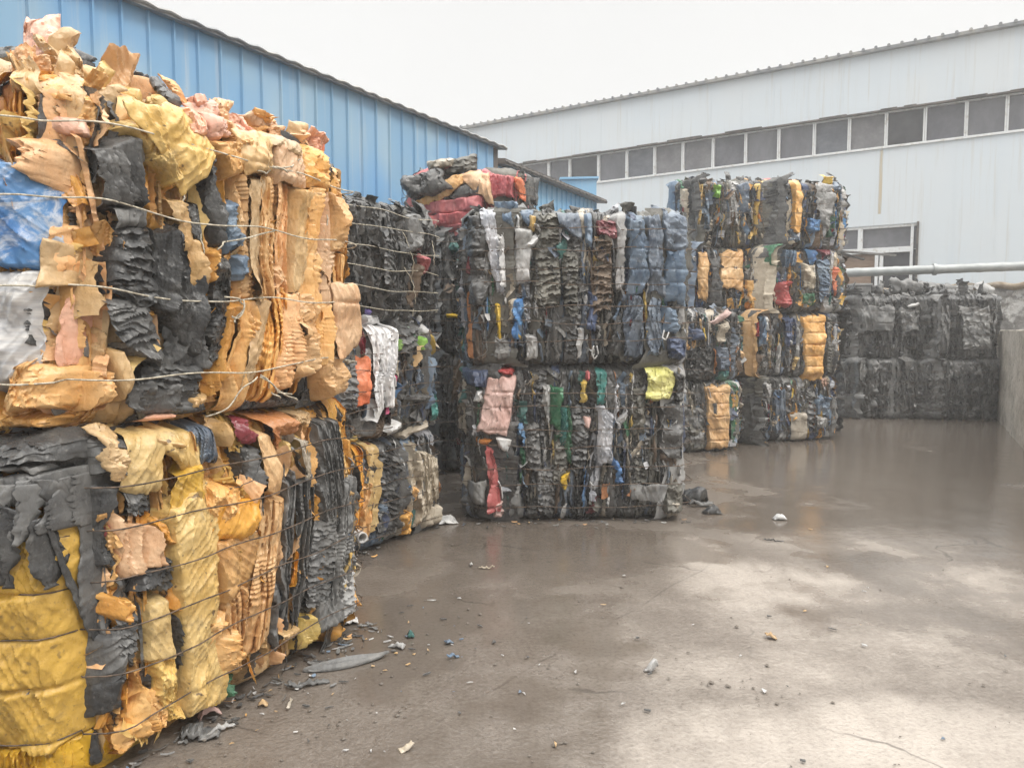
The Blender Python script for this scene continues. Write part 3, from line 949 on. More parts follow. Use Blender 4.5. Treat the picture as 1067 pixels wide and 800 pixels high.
def patch(fmap, quad, d0, b, style, res, seed, edge='tuck', wires=(), pinch=1.0, k=1.0, lift=0.0, roll=0.0, tuckd=0.10, woff=.045, tilt=None):
    """crumpled piece of plastic lying on a bale face.  quad = TL TR BR BL in face (s,t) metres"""
    q = np.asarray(quad, float)
    w = .5 * (np.linalg.norm(q[1] - q[0]) + np.linalg.norm(q[2] - q[3]))
    h = .5 * (np.linalg.norm(q[3] - q[0]) + np.linalg.norm(q[2] - q[1]))
    nu = int(np.clip(w / res, 6, 130)); nv = int(np.clip(h / res, 6, 210))
    U, V = np.meshgrid(np.linspace(0, 1, nu), np.linspace(0, 1, nv), indexing='ij')
    P = (q[0] * ((1 - U) * (1 - V))[..., None] + q[1] * (U * (1 - V))[..., None] + q[2] * (U * V)[..., None] + q[3] * ((1 - U) * V)[..., None])
    S, T = P[..., 0].copy(), P[..., 1].copy()
    sd = seed % 7919
    rr = random.Random(seed + 5)
    a, c = 2 * U - 1, 2 * V - 1
    S0, T0 = S.copy(), T.copy()
    am = min(.12 * w, .028 * k)
    S += am * (np.abs(a) ** 2) * (fbm(S0 * 4, T0 * 3.5, sd + 31) * 1.8 + .25 * tri(T0 / rr.uniform(.08, .25) + sd * .1) - .12)
    T += min(.14 * h, .045 * k) * (np.abs(c) ** 3) * (fbm(S0 * 7 + 9, T0 * 4, sd + 47) * 1.8 + .35 * tri(S0 / rr.uniform(.06, .2) + sd * .3) - .17)
    f = folds(style, S0, T0, seed, w, h, k)
    f = np.clip(f - np.percentile(f, 55), -.07, .06)
    tl = rr.uniform(-.018, .018) * min(1, w / .1) if tilt is None else tilt
    prof = np.clip(1 - a * a, 0, 1) ** .6 * np.clip(1 - c ** 4, 0, 1) ** .5
    d = d0 + b * prof + f + tl * a
    if edge == 'tuck':
        # one side rolls under its neighbour, the other keeps a lip
        mg = min(.5, .022 / max(w, .01)); mh = min(.4, .03 / max(h, .01))
        eL = 1 - sstep(0, mg * 1.3, U); eR = 1 - sstep(0, mg * 1.3, 1 - U); eT = 1 - sstep(0, mh, V); eB = 1 - sstep(0, mh, 1 - V)
        lipL = rr.random() < .5; lipR = (not lipL) and rr.random() < .7; lipB = rr.random() < .45
        if res < .0075:
            cl_ = min(.5, .014 / max(w, .01))
            d = d + .012 * ((1 - sstep(0, cl_, U)) * lipL + (1 - sstep(0, cl_, 1 - U)) * lipR)
        d = d - tuckd * (eL * (.08 if lipL else 1) + eR * (.08 if lipR else 1) + eT * .8 + eB * (.1 if lipB else .9)).clip(0, 1.3)
    else:
        d += lift * sstep(.4, 1, -c) + roll * (a ** 2)
    lean = rr.choice([-1, 1]) * rr.uniform(.3, .9)
    if style in ('crumple', 'vfold', 'wad', 'film', 'layer'):
        S += lean * (f - f.mean())
    elif style == 'pleat':
        T -= .6 * (f - f.mean())
    for zw in wires:
        g2 = np.exp(-((T - zw) / .055) ** 2) * min(pinch, 1.6) * .40
        d = d * (1 - g2) + np.minimum(d, woff) * g2
        g = np.exp(-((T - zw) / .011) ** 2) * min(1, pinch + .3)
        d = d * (1 - g) + np.minimum(d, woff - .010) * g
    X = fmap(S, T, d)
    return X.reshape(-1, 3), gridq(nu, nv)


class Bale:
    n = 0

    def __init__(s, foot, z0, z1, name, label, cat='bale', group=None, wires=None, res=.01, bulge=.05, round_=.10, seed=None):
        s.P = [np.asarray(p, float)[:2] for p in foot]
        s.z0, s.z1, s.H = z0, z1, z1 - z0
        s.c = np.array([*np.mean(s.P, 0), z0])
        s.root = empty(name, s.c, label, cat, group)
        Bale.n += 1
        s.seed = seed if seed is not None else Bale.n * 101
        s.woff = .066; s.pf = .06; s.kf = .9; s.fo = -.01; s.ds = .48; s.res = res; s.bulge = bulge; s.rd = round_
        s.wt = wires if wires is not None else [s.H * f for f in (.12, .28, .44, .60, .76, .90)]
        s.np_ = 0

    def face(s, F):
        i = 'FRKL'.index(F)
        a, b = s.P[i], s.P[(i + 1) % 4]
        L = np.linalg.norm(b - a); d = (b - a) / L
        return a, d, np.array([d[1], -d[0]]), L

    def fmap(s, F):
        a, d, n, L = s.face(F)
        H, rd, bl, c, sd = s.H, s.rd, s.bulge, s.c, s.seed + ord(F)

        def f(S, T, D):
            S = np.asarray(S, float); T = np.asarray(T, float)
            us = np.clip(S / L, 0, 1); ut = np.clip(T / H, 0, 1)
            B = bl * (4 * us * (1 - us)) ** .6 * (4 * ut * (1 - ut)) ** .5 + .03 * noise2(S * 1.7, T * 1.7, sd)
            es = np.minimum(S, L - S)
            B = B - .10 * np.clip(1 - es / rd, 0, 1.6) ** 2
            et = np.minimum(T, H - T)
            B = B - .06 * np.clip(1 - et / .08, 0, 1) ** 2
            D = D + B
            X = a[0] + d[0] * S + n[0] * D - c[0]
            Y = a[1] + d[1] * S + n[1] * D - c[1]
            return np.stack([X, Y, np.broadcast_to(T, X.shape)], -1)
        return f

    def px(s, F, x, y, d=.05):
        a, dr, n, L = s.face(F)
        a = a + n * d
        r = ray(x, y)
        n3 = np.array([*n, 0]); o = np.array([0, 0, EYE])
        t = np.dot(np.array([*a, 0]) - o, n3) / np.dot(r, n3)
        P = o + r * t
        return np.array([np.dot(P[:2] - a, dr), P[2] - s.z0])

    # the dense mass between the named pieces
    def fill(s, pal, faces='FRKL', shown='F', flap=True, flaph=.10, wmin=.06, wmax=.17, styles=None, flappal=None, slivers=70, slpal=None, sliver_all=False, slk=1.0):
        r = random.Random(s.seed)
        names = list(pal.keys()); wts = list(pal.values())
        names += [q for q in (slpal or {}) if q not in names]; wts += [0] * (len(names) - len(wts))
        mb = MB()
        mats = [PAL[n] for n in names] + [CORE]
        styles = styles or ['layer', 'layer', 'layer', 'vfold', 'pleat', 'film', 'crumple']
        i_ = .07
        cc = np.mean(s.P, 0)
        ring = [p + (cc - p) / np.linalg.norm(cc - p) * i_ * 1.5 - s.c[:2] for p in s.P]
        mb.hexa([[*p, .01] for p in ring] + [[*p, s.H - .05] for p in ring], len(names))
        for F in faces:
            a, d, n, L = s.face(F)
            fm = s.fmap(F)
            res = s.res if F in shown else max(s.res * 2.2, .018)
            x = -.03
            while x < L + .02:
                w = r.uniform(wmin, wmax)
                ncut = r.choice([1, 1, 2, 2, 3])
                cuts = [0] + sorted(r.uniform(.2, .8) for _ in range(ncut - 1)) + [1]
                for j in range(ncut):
                    t0 = -.01 + (s.H + .0) * cuts[j] - .03; t1 = s.H * cuts[j + 1] + .03
                    ci = r.choices(range(len(names)), wts)[0]
                    j1, j2 = r.uniform(-.03, .03), r.uniform(-.03, .03)
                    quad = [(x - .02 + j1, t1), (x + w + .025 + j1, t1), (x + w + .025 + j2, max(t0, -.01)), (x - .02 + j2, max(t0, -.01))]
                    Vv, Q = patch(fm, quad, r.uniform(-.035, .015) + s.fo, r.uniform(.0, .025), r.choice(styles), res, r.randrange(1 << 20), wires=s.wt, pinch=s.pf, k=r.uniform(.7, 1.15) * s.kf, woff=s.woff)
                    mb.add(Vv, Q, m=ci)
                x += w * .8
            if F in shown or sliver_all:
                nS = int(L * s.H * slivers)
                sn = list((slpal or pal).keys()); sw = list((slpal or pal).values())
                for q in range(nS):
                    ci = names.index(r.choices(sn, sw)[0])
                    if r.random() < .76:
                        w, h = r.uniform(.010, .034), r.uniform(.10, .55) * min(1, s.H) * slk
                        x0 = r.uniform(0, L - w); y0 = r.uniform(0, max(.02, s.H - h)); j = r.uniform(-.05, .05)
                        quad = [(x0 + j, y0 + h), (x0 + w + j, y0 + h), (x0 + w, y0), (x0, y0)]
                        Vv, Q = patch(fm, quad, r.uniform(.0, .035) + s.fo * .6, r.uniform(.01, .03), r.choice(['vfold', 'layer', 'film', 'crumple']), res * .9, r.randrange(1 << 20), wires=s.wt, pinch=s.pf, k=r.uniform(.45, .8), woff=s.woff, tuckd=.05, tilt=r.uniform(-.016, .016))
                    else:
                        w, h = r.uniform(.03, .10), r.uniform(.05, .20)
                        x0 = r.uniform(.02, L - .02); y0 = r.uniform(.06, s.H - .04); th = r.uniform(-.9, .9)
                        c_, s_ = math.cos(th), math.sin(th)
                        quad = [(x0 + c_ * a_ - s_ * b_, y0 + s_ * a_ + c_ * b_) for a_, b_ in ((-w / 2, h / 2), (w / 2, h / 2), (w / 2, -h / 2), (-w / 2, -h / 2))]
                        Vv, Q = patch(fm, quad, r.uniform(.0, .03), 0, r.choice(['smooth', 'crumple', 'vfold']), res, r.randrange(1 << 20), edge='free', k=r.uniform(.5, .8), tilt=r.choice([-1, 1]) * r.uniform(.02, .05), lift=r.uniform(-.03, .03))
                    mb.add(Vv, Q, m=ci)
        if flap:
            fn = list((flappal or pal).keys()); fw = list((flappal or pal).values())
            for F in faces:
                a, d, n, L = s.face(F)
                fm = s.fmap(F)
                for q in range(int(L * (16 if F in shown else 6))):
                    x = r.uniform(.02, L - .02); w = r.uniform(.04, .13)
                    t0 = s.H - r.uniform(.06, .16); t1 = s.H + abs(r.gauss(0, flaph))
                    j = r.uniform(-.07, .07)
                    nm = r.choices(fn, fw)[0]
                    ci = names.index(nm) if nm in names else 0
                    Vv, Q = patch(fm, [(x + j, t1), (x + w + j, t1), (x + w, t0), (x, t0)], r.uniform(-.22, .01), r.uniform(.0, .04), r.choice(['crumple', 'vfold', 'smooth', 'wad']), s.res if F in shown else .03,
                                  r.randrange(1 << 20), edge='free', lift=r.uniform(-.10, .06), k=r.uniform(.6, 1))
                    mb.add(Vv, Q, m=ci)
            # rubbish lying over the top
            for q in range(14):
                cx = r.uniform(.3, .7); cy = r.uniform(.3, .7)
                A = s.P[0] * (1 - cx) * (1 - cy) + s.P[1] * cx * (1 - cy) + s.P[2] * cx * cy + s.P[3] * (1 - cx) * cy - s.c[:2]
                ci = r.choices(range(len(names)), wts)[0]
                th = r.uniform(0, 6.28); H = s.H

                def tm(S, T, D, A=A, th=th, H=H):
                    return np.stack([A[0] + np.cos(th) * S - np.sin(th) * T, A[1] + np.sin(th) * S + np.cos(th) * T, H - .03 + D], -1)
                w, h = r.uniform(.1, .25), r.uniform(.15, .35)
                Vv, Q = patch(tm, [(-w, h), (w, h), (w, -h), (-w, -h)], -.01, .05, r.choice(['crumple', 'vfold', 'wad']), .03, r.randrange(1 << 20), tuckd=.05)
                mb.add(Vv, Q, m=ci)
        mb.build('packed_plastic', mats, s.root, smooth=True, sharp=.62, kind='stuff')

    def wires(s, mat=None, r=.0032, faces='FRKL', jitter=.008, off=None, split=True):
        rr = random.Random(s.seed + 77)
        off = s.woff if off is None else off
        for zw in s.wt:
            pts = []
            for F in 'FRKL':
                a, d, n, L = s.face(F)
                fm = s.fmap(F)
                S = np.arange(.0, L, .035)
                T = zw + jitter * 1.6 * noise2(S * 2.2, S * 0 + zw * 7, s.seed + ord(F)) * 2
                D = off + .006 * noise2(S * 9, S * 0 + zw * 13, s.seed + 3)
                pts.append(fm(S, T, D))
            m = MB()
            m.tube(np.concatenate(pts), r, 5, closed=True)
            m.build('baling_wire', mat or WIRE, s.root, smooth=True)

    def piece(s, F, col, style, pts, d=.03, b=.04, edge='tuck', pinch=1.0, k=1.0, lift=0., roll=0., label=None, name=None, res=None, thick=True):
        """pts: 8 photo pixel numbers (TL TR BR BL) on face F"""
        q = [s.px(F, pts[i], pts[i + 1]) for i in (0, 2, 4, 6)]
        s.np_ += 1
        Vv, Q = patch(s.fmap(F), q, d * s.ds + .02, b * .5, style, res or s.res, s.seed * 31 + s.np_ * 7, edge, s.wt if pinch else (), pinch * s.pf, k * s.kf, lift, roll, woff=s.woff)
        nm = name or STYLE_NAME[style]
        o = link(nm, new_mesh(nm, Vv, Q, smooth=True, mats=[PAL[col]], sharp=.62), s.root, label=label)
        if edge == 'free' and thick:
            sm = o.modifiers.new('thickness', 'SOLIDIFY'); sm.thickness = .005; sm.offset = 0
        return o

    def pieces(s, F, rows, **kw):
        for rw in rows:
            col, style, pts = rw[:3]
            opt = dict(kw)
            if len(rw) > 3: opt.update(rw[3])
            s.piece(F, col, style, pts, **opt)

    def strands(s, F, n, mat, r=.002, name='loose_twine', lmin=.08, lmax=.35, region=None):
        rr = random.Random(s.seed + 991)
        a, d, nn, L = s.face(F)
        fm = s.fmap(F)
        for i in range(n):
            if region: x, y = rr.uniform(*region[0]), rr.uniform(*region[1])
            else: x, y = rr.uniform(.05, L - .05), rr.uniform(.05, s.H - .02)
            th = rr.uniform(-2.6, -.5); l = rr.uniform(lmin, lmax); m_ = 14
            S, T, D = [], [], []
            cx, cy, dd = x, y, .05
            for j in range(m_):
                S.append(cx); T.append(cy); D.append(dd)
                th += rr.uniform(-.35, .35); cx += math.cos(th) * l / m_; cy += math.sin(th) * l / m_
                dd = .05 + .03 * math.sin(j / m_ * 3.1) + rr.uniform(-.006, .006)
            m = MB(); m.tube(fm(np.array(S), np.array(T), np.array(D)), r, 5)
            m.build(name, mat, s.root, smooth=True)


DARK = {'black': 5, 'char': 6, 'grey': 2, 'olive': 3, 'brown': 1}
SLIV = {'lgrey': 2, 'white': 1.3, 'silver': 1.5, 'slate': 2.2, 'steel': 1.8, 'navy': 1.4, 'beige': 1.6, 'olive': 3, 'grey': 3, 'char': 3, 'black': 3, 'teal': .5, 'green': .5, 'brown': 1.5, 'rust': .3, 'gold': .3, 'tan': .5, 'blue': .4, 'maroon': .4}
NEARS = {'peach': 3, 'orange': 4, 'tan': 3, 'amber': 3, 'char': 2, 'black': 2, 'ochre': 1.5, 'grey': 1}
MIXED = {'black': 5, 'char': 6, 'olive': 7, 'grey': 3.5, 'brown': 2.2, 'slate': 3.2, 'navy': 1.5, 'lgrey': .9, 'silver': .7, 'beige': .6, 'teal': .25, 'steel': 1.8}

# ================================================================== NEAR STACK (two bales)
A = ground(92, 815)[:2]; B = ground(372, 652)[:2]
D_ = A + np.array([-1.9, 0.10]); C_ = B + np.array([-1.7, 0.9])
lowH = 1.21
NW = [ .18, .37, .54, .70, .88, 1.03]
low = Bale([A, B, C_, D_], 0, lowH, 'plastic_bale', 'nearest bottom bale, tall yellow and ochre folded sheets with black straps, front left', 'plastic bale', 'bales of the near stack', NW, res=.005, bulge=.05)
low.kf = .62; low.fo = -.035; low.pf = .10; low.woff = .085; low.ds = .40
low.fill(slpal=NEARS, slivers=130, slk=1.5, styles=['layer', 'layer', 'vfold', 'crumple', 'pleat'], pal={'amber': 3, 'orange': 2.5, 'tan': 2, 'ochre': 2, 'black': 3, 'char': 3.5, 'grey': 1, 'brown': 1}, shown='FL', flaph=.03)
low.wires(r=.0030)
low.pieces('L', [
    ('yellow', 'smooth', (-60, 536, 92, 532, 98, 782, -60, 782), dict(d=.11, b=.07, pinch=3, label='dirty yellow sheet bulging between the wires')),
    ('yellow', 'film', (-60, 770, 92, 768, 96, 830, -60, 830), dict(d=.06, b=.05, label='bright yellow stringy film')),
    ('black', 'pleat', (-30, 456, 98, 448, 98, 492, -30, 482), dict(d=0.20, b=.06, k=1.1, pinch=0)),
    ('grey', 'pleat', (-40, 470, 62, 478, 60, 494, -40, 486), dict(d=0.23, b=.03, k=1.3, pinch=0, label='grey ribbed hose')),
    ('char', 'smooth', (-30, 490, 90, 492, 96, 530, -30, 512), dict(d=0.23, b=.03, edge='free', pinch=0)),
    ('char', 'crumple', (-10, 505, 30, 508, 24, 548, -14, 545), dict(d=0.24, b=.03, edge='free', pinch=0)),
    ('grey', 'vfold', (38, 494, 60, 496, 46, 560, 30, 556), dict(d=0.26, b=.02, edge='free', pinch=0)),
    ('char', 'smooth', (52, 496, 66, 496, 76, 536, 62, 538), dict(d=0.28, b=.01, edge='free', pinch=0)),
    ('grey', 'smooth', (22, 500, 38, 500, 22, 548, 8, 546), dict(d=0.28, b=.01, edge='free', pinch=0)),
    ('char', 'vfold', (62, 500, 96, 500, 90, 556, 58, 552), dict(d=0.25, b=.03, edge='free', pinch=0)),
    ('black', 'vfold', (24, 520, 44, 520, 34, 600, 22, 596), dict(d=0.25, b=.02, edge='free', pinch=0)),
    ('black', 'vfold', (48, 540, 58, 540, 66, 610, 62, 610), dict(d=0.27, b=.01, edge='free', pinch=0)),
    ('char', 'smooth', (70, 520, 80, 520, 98, 745, 87, 748), dict(d=0.28, b=.005, edge='free', pinch=0, label='long black strap hanging down')),
    ('black', 'smooth', (60, 548, 63, 548, 88, 680, 84, 680), dict(d=0.29, b=.003, edge='free', pinch=0)),
])
low.pieces('F', [
    ('char', 'pleat', (94, 452, 132, 452, 134, 500, 96, 500), dict(d=.04, b=.05)),
    ('black', 'vfold', (96, 500, 128, 505, 122, 600, 94, 600), dict(d=.02, b=.05)),
    ('char', 'smooth', (96, 664, 138, 640, 132, 700, 92, 760), dict(d=.06, b=.03)),
    ('black', 'smooth', (76, 735, 128, 690, 126, 740, 84, 772), dict(d=.08, b=.05, label='stiff black sheet folded at the bottom corner')),
    ('black', 'vfold', (94, 772, 118, 752, 120, 800, 94, 815), dict(d=.02, b=.04)),
    ('ochre', 'smooth', (128, 448, 178, 440, 168, 512, 122, 516), dict(d=.07, b=.06)),
    ('ochre', 'smooth', (158, 436, 210, 444, 205, 500, 160, 470), dict(d=.05, b=.07)),
    ('tan', 'crumple', (98, 450, 122, 448, 134, 498, 112, 508), dict(d=.10, b=.04, edge='free', pinch=.4)),
    ('tan', 'crumple', (150, 446, 178, 458, 184, 470, 156, 458), dict(d=.13, b=.03, pinch=0)),
    ('yellow', 'smooth', (176, 488, 206, 476, 208, 520, 166, 545), dict(d=.08, b=.04)),
    ('ochre', 'smooth', (162, 524, 212, 492, 232, 738, 186, 752), dict(d=.08, b=.06, pinch=.45, label='tall ochre yellow sheet with dark stains')),
    ('peach', 'vfold', (106, 532, 150, 540, 158, 590, 118, 612), dict(d=.10, b=.03)),
    ('amber', 'crumple', (148, 540, 164, 536, 174, 572, 160, 566), dict(d=.07, b=.03)),
    ('black', 'pleat', (128, 508, 158, 505, 158, 545, 128, 540), dict(d=.05, b=.04)),
    ('black', 'pleat', (134, 592, 168, 570, 172, 622, 128, 616), dict(d=.07, b=.05)),
    ('amber', 'crumple', (104, 612, 140, 618, 126, 660, 106, 645), dict(d=.09, b=.05)),
    ('char', 'pleat', (118, 620, 140, 626, 140, 700, 116, 690), dict(d=.06, b=.04)),
    ('ochre', 'smooth', (138, 622, 168, 612, 178, 690, 140, 690), dict(d=.07, b=.06)),
    ('ochre', 'crumple', (142, 670, 172, 662, 188, 752, 162, 752), dict(d=.06, b=.05)),
    ('orange', 'layer', (134, 704, 162, 710, 166, 762, 122, 782), dict(d=.05, b=.05)),
    ('orange', 'crumple', (122, 752, 150, 742, 140, 782, 118, 795), dict(d=.04, b=.04)),
    ('black', 'pleat', (170, 640, 182, 636, 188, 694, 174, 696), dict(d=.10, b=.02)),
    ('orange', 'crumple', (204, 502, 246, 496, 244, 550, 206, 560), dict(d=.05, b=.05)),
    ('amber', 'smooth', (206, 520, 262, 508, 262, 560, 208, 560), dict(d=.07, b=.05)),
    ('amber', 'smooth', (208, 556, 262, 545, 258, 615, 218, 620), dict(d=.07, b=.06)),
    ('orange', 'layer', (224, 610, 256, 605, 246, 700, 228, 708), dict(d=.06, b=.05)),
    ('orange', 'crumple', (206, 642, 234, 638, 254, 700, 224, 706), dict(d=.07, b=.05)),
    ('orange', 'smooth', (256, 446, 276, 448, 284, 520, 262, 516), dict(d=.10, b=.05, pinch=.5, label='long amber strip hanging over the wires')),
    ('orange', 'layer', (264, 512, 288, 512, 276, 660, 250, 692), dict(d=.08, b=.05, pinch=.6)),
    ('char', 'vfold', (242, 462, 258, 462, 262, 512, 246, 512), dict(d=.05, b=.03)),
    ('slate', 'vfold', (190, 436, 226, 440, 228, 480, 202, 484), dict(d=.03, b=.04)),
    ('tan', 'vfold', (228, 434, 244, 432, 244, 462, 230, 462), dict(d=.06, b=.03)),
    ('maroon', 'crumple', (240, 430, 262, 430, 260, 460, 242, 458), dict(d=.08, b=.04, label='dark red crumpled piece')),
    ('rust', 'crumple', (262, 428, 306, 426, 306, 448, 272, 464), dict(d=.09, b=.05, label='rust brown folded sheet')),
    ('tan', 'crumple', (298, 428, 330, 424, 318, 446, 306, 446), dict(d=.06, b=.04)),
    ('ochre', 'vfold', (288, 456, 298, 454, 300, 490, 290, 486), dict(d=.06, b=.02)),
    ('beige', 'vfold', (304, 454, 318, 450, 320, 505, 306, 506), dict(d=.07, b=.03)),
    ('grey', 'layer', (284, 500, 302, 480, 300, 660, 280, 680), dict(d=.05, b=.03)),
    ('char', 'layer', (300, 500, 322, 480, 322, 600, 300, 660), dict(d=.06, b=.03)),
    ('grey', 'film', (320, 440, 352, 432, 354, 560, 322, 540), dict(d=.06, b=.06)),
    ('char', 'pleat', (318, 540, 345, 530, 345, 625, 318, 640), dict(d=.06, b=.05)),
    ('grey', 'layer', (342, 500, 366, 490, 366, 610, 340, 640), dict(d=.06, b=.05)),
    ('amber', 'vfold', (298, 566, 307, 568, 306, 612, 296, 614), dict(d=.09, b=.02)),
    ('gold', 'vfold', (316, 640, 328, 636, 329, 668, 308, 678), dict(d=.08, b=.02)),
    ('tan', 'smooth', (286, 656, 314, 648, 314, 660, 286, 668), dict(d=.10, b=.01, pinch=0)),
    ('grey', 'smooth', (326, 624, 350, 610, 352, 650, 328, 662), dict(d=.08, b=.03)),
    ('lgrey', 'pleat', (346, 600, 366, 590, 368, 640, 348, 650), dict(d=.05, b=.05)),
    ('green', 'crumple', (228, 702, 240, 700, 238, 728, 228, 730), dict(d=.06, b=.03, label='green film scrap')),
    ('gold', 'crumple', (216, 728, 230, 726, 228, 738, 214, 740), dict(d=.06, b=.03)),
    ('red', 'film', (106, 540, 116, 542, 116, 566, 107, 568), dict(d=.12, b=.03, pinch=0, label='bright red netting')),
    ('steel', 'film', (352, 545, 362, 540, 362, 570, 352, 575), dict(d=.07, b=.02)),
])
low.strands('L', 8, PAL['black'], r=.0016, region=((.0, .5), (.3, .85)))
low.strands('F', 6, PAL['black'], r=.002)

upH0 = lowH
UWz = [1.40, 1.685, 1.965, 2.225]
upTop = 2.40
up = Bale([A + np.array([-.02, .02]), B + np.array([-.02, -.04]), C_, D_], upH0, upTop, 'plastic_bale', 'upper near bale of peach and orange sheets with a worn blue panel and cream twine', 'plastic bale', 'bales of the near stack',
          [z - upH0 for z in UWz], res=.005, bulge=.06)
up.kf = .62; up.fo = -.035; up.woff = .095; up.pf = .12; up.ds = .5
up.fill(slpal=NEARS, slivers=120, slk=1.5, styles=['layer', 'layer', 'vfold', 'crumple', 'smooth'], pal={'orange': 5, 'peach': 4, 'tan': 2, 'black': 3, 'char': 3, 'amber': 2}, shown='FL', flaph=.10, wmax=.2, flappal={'peach': 3, 'orange': 3, 'tan': 2})
up.wires(TWINE, r=.0031, jitter=.014)
up.pieces('L', [
    ('frost', 'smooth', (-60, 152, 52, 165, 54, 285, -60, 280), dict(d=.06, b=.06, pinch=.7, label='blue plastic panel worn white')),
    ('weather', 'smooth', (-60, 274, 52, 278, 40, 388, -60, 436), dict(d=.05, b=.06, pinch=.7, label='grey white weathered panel')),
    ('black', 'pleat', (44, 160, 62, 160, 60, 300, 48, 300), dict(d=.03, b=.05)),
    ('orange', 'crumple', (16, 372, 86, 378, 88, 425, 4, 438), dict(d=.09, b=.05, pinch=.4, label='crumpled bright orange sheet')),
    ('amber', 'crumple', (-20, 428, 60, 432, 40, 452, -20, 450), dict(d=.06, b=.04)),
    ('peach', 'crumple', (14, 142, 74, 146, 100, 222, 58, 226), dict(d=.11, b=.06, pinch=.3)),
    ('peach', 'crumple', (38, 226, 92, 222, 92, 300, 40, 296), dict(d=.09, b=.07, pinch=.4)),
    ('tan', 'crumple', (44, 252, 76, 262, 68, 296, 42, 300), dict(d=.12, b=.04, edge='free', pinch=0)),
    ('pinkpeach', 'vfold', (48, 300, 68, 300, 64, 382, 40, 380), dict(d=.08, b=.04)),
    ('black', 'pleat', (30, 300, 46, 300, 40, 372, 26, 372), dict(d=.05, b=.04)),
    ('grey', 'vfold', (68, 322, 90, 322, 86, 388, 66, 374), dict(d=.10, b=.03, edge='free', pinch=.3)),
    ('peach', 'vfold', (86, 296, 104, 298, 92, 388, 78, 386), dict(d=.09, b=.03)),
])
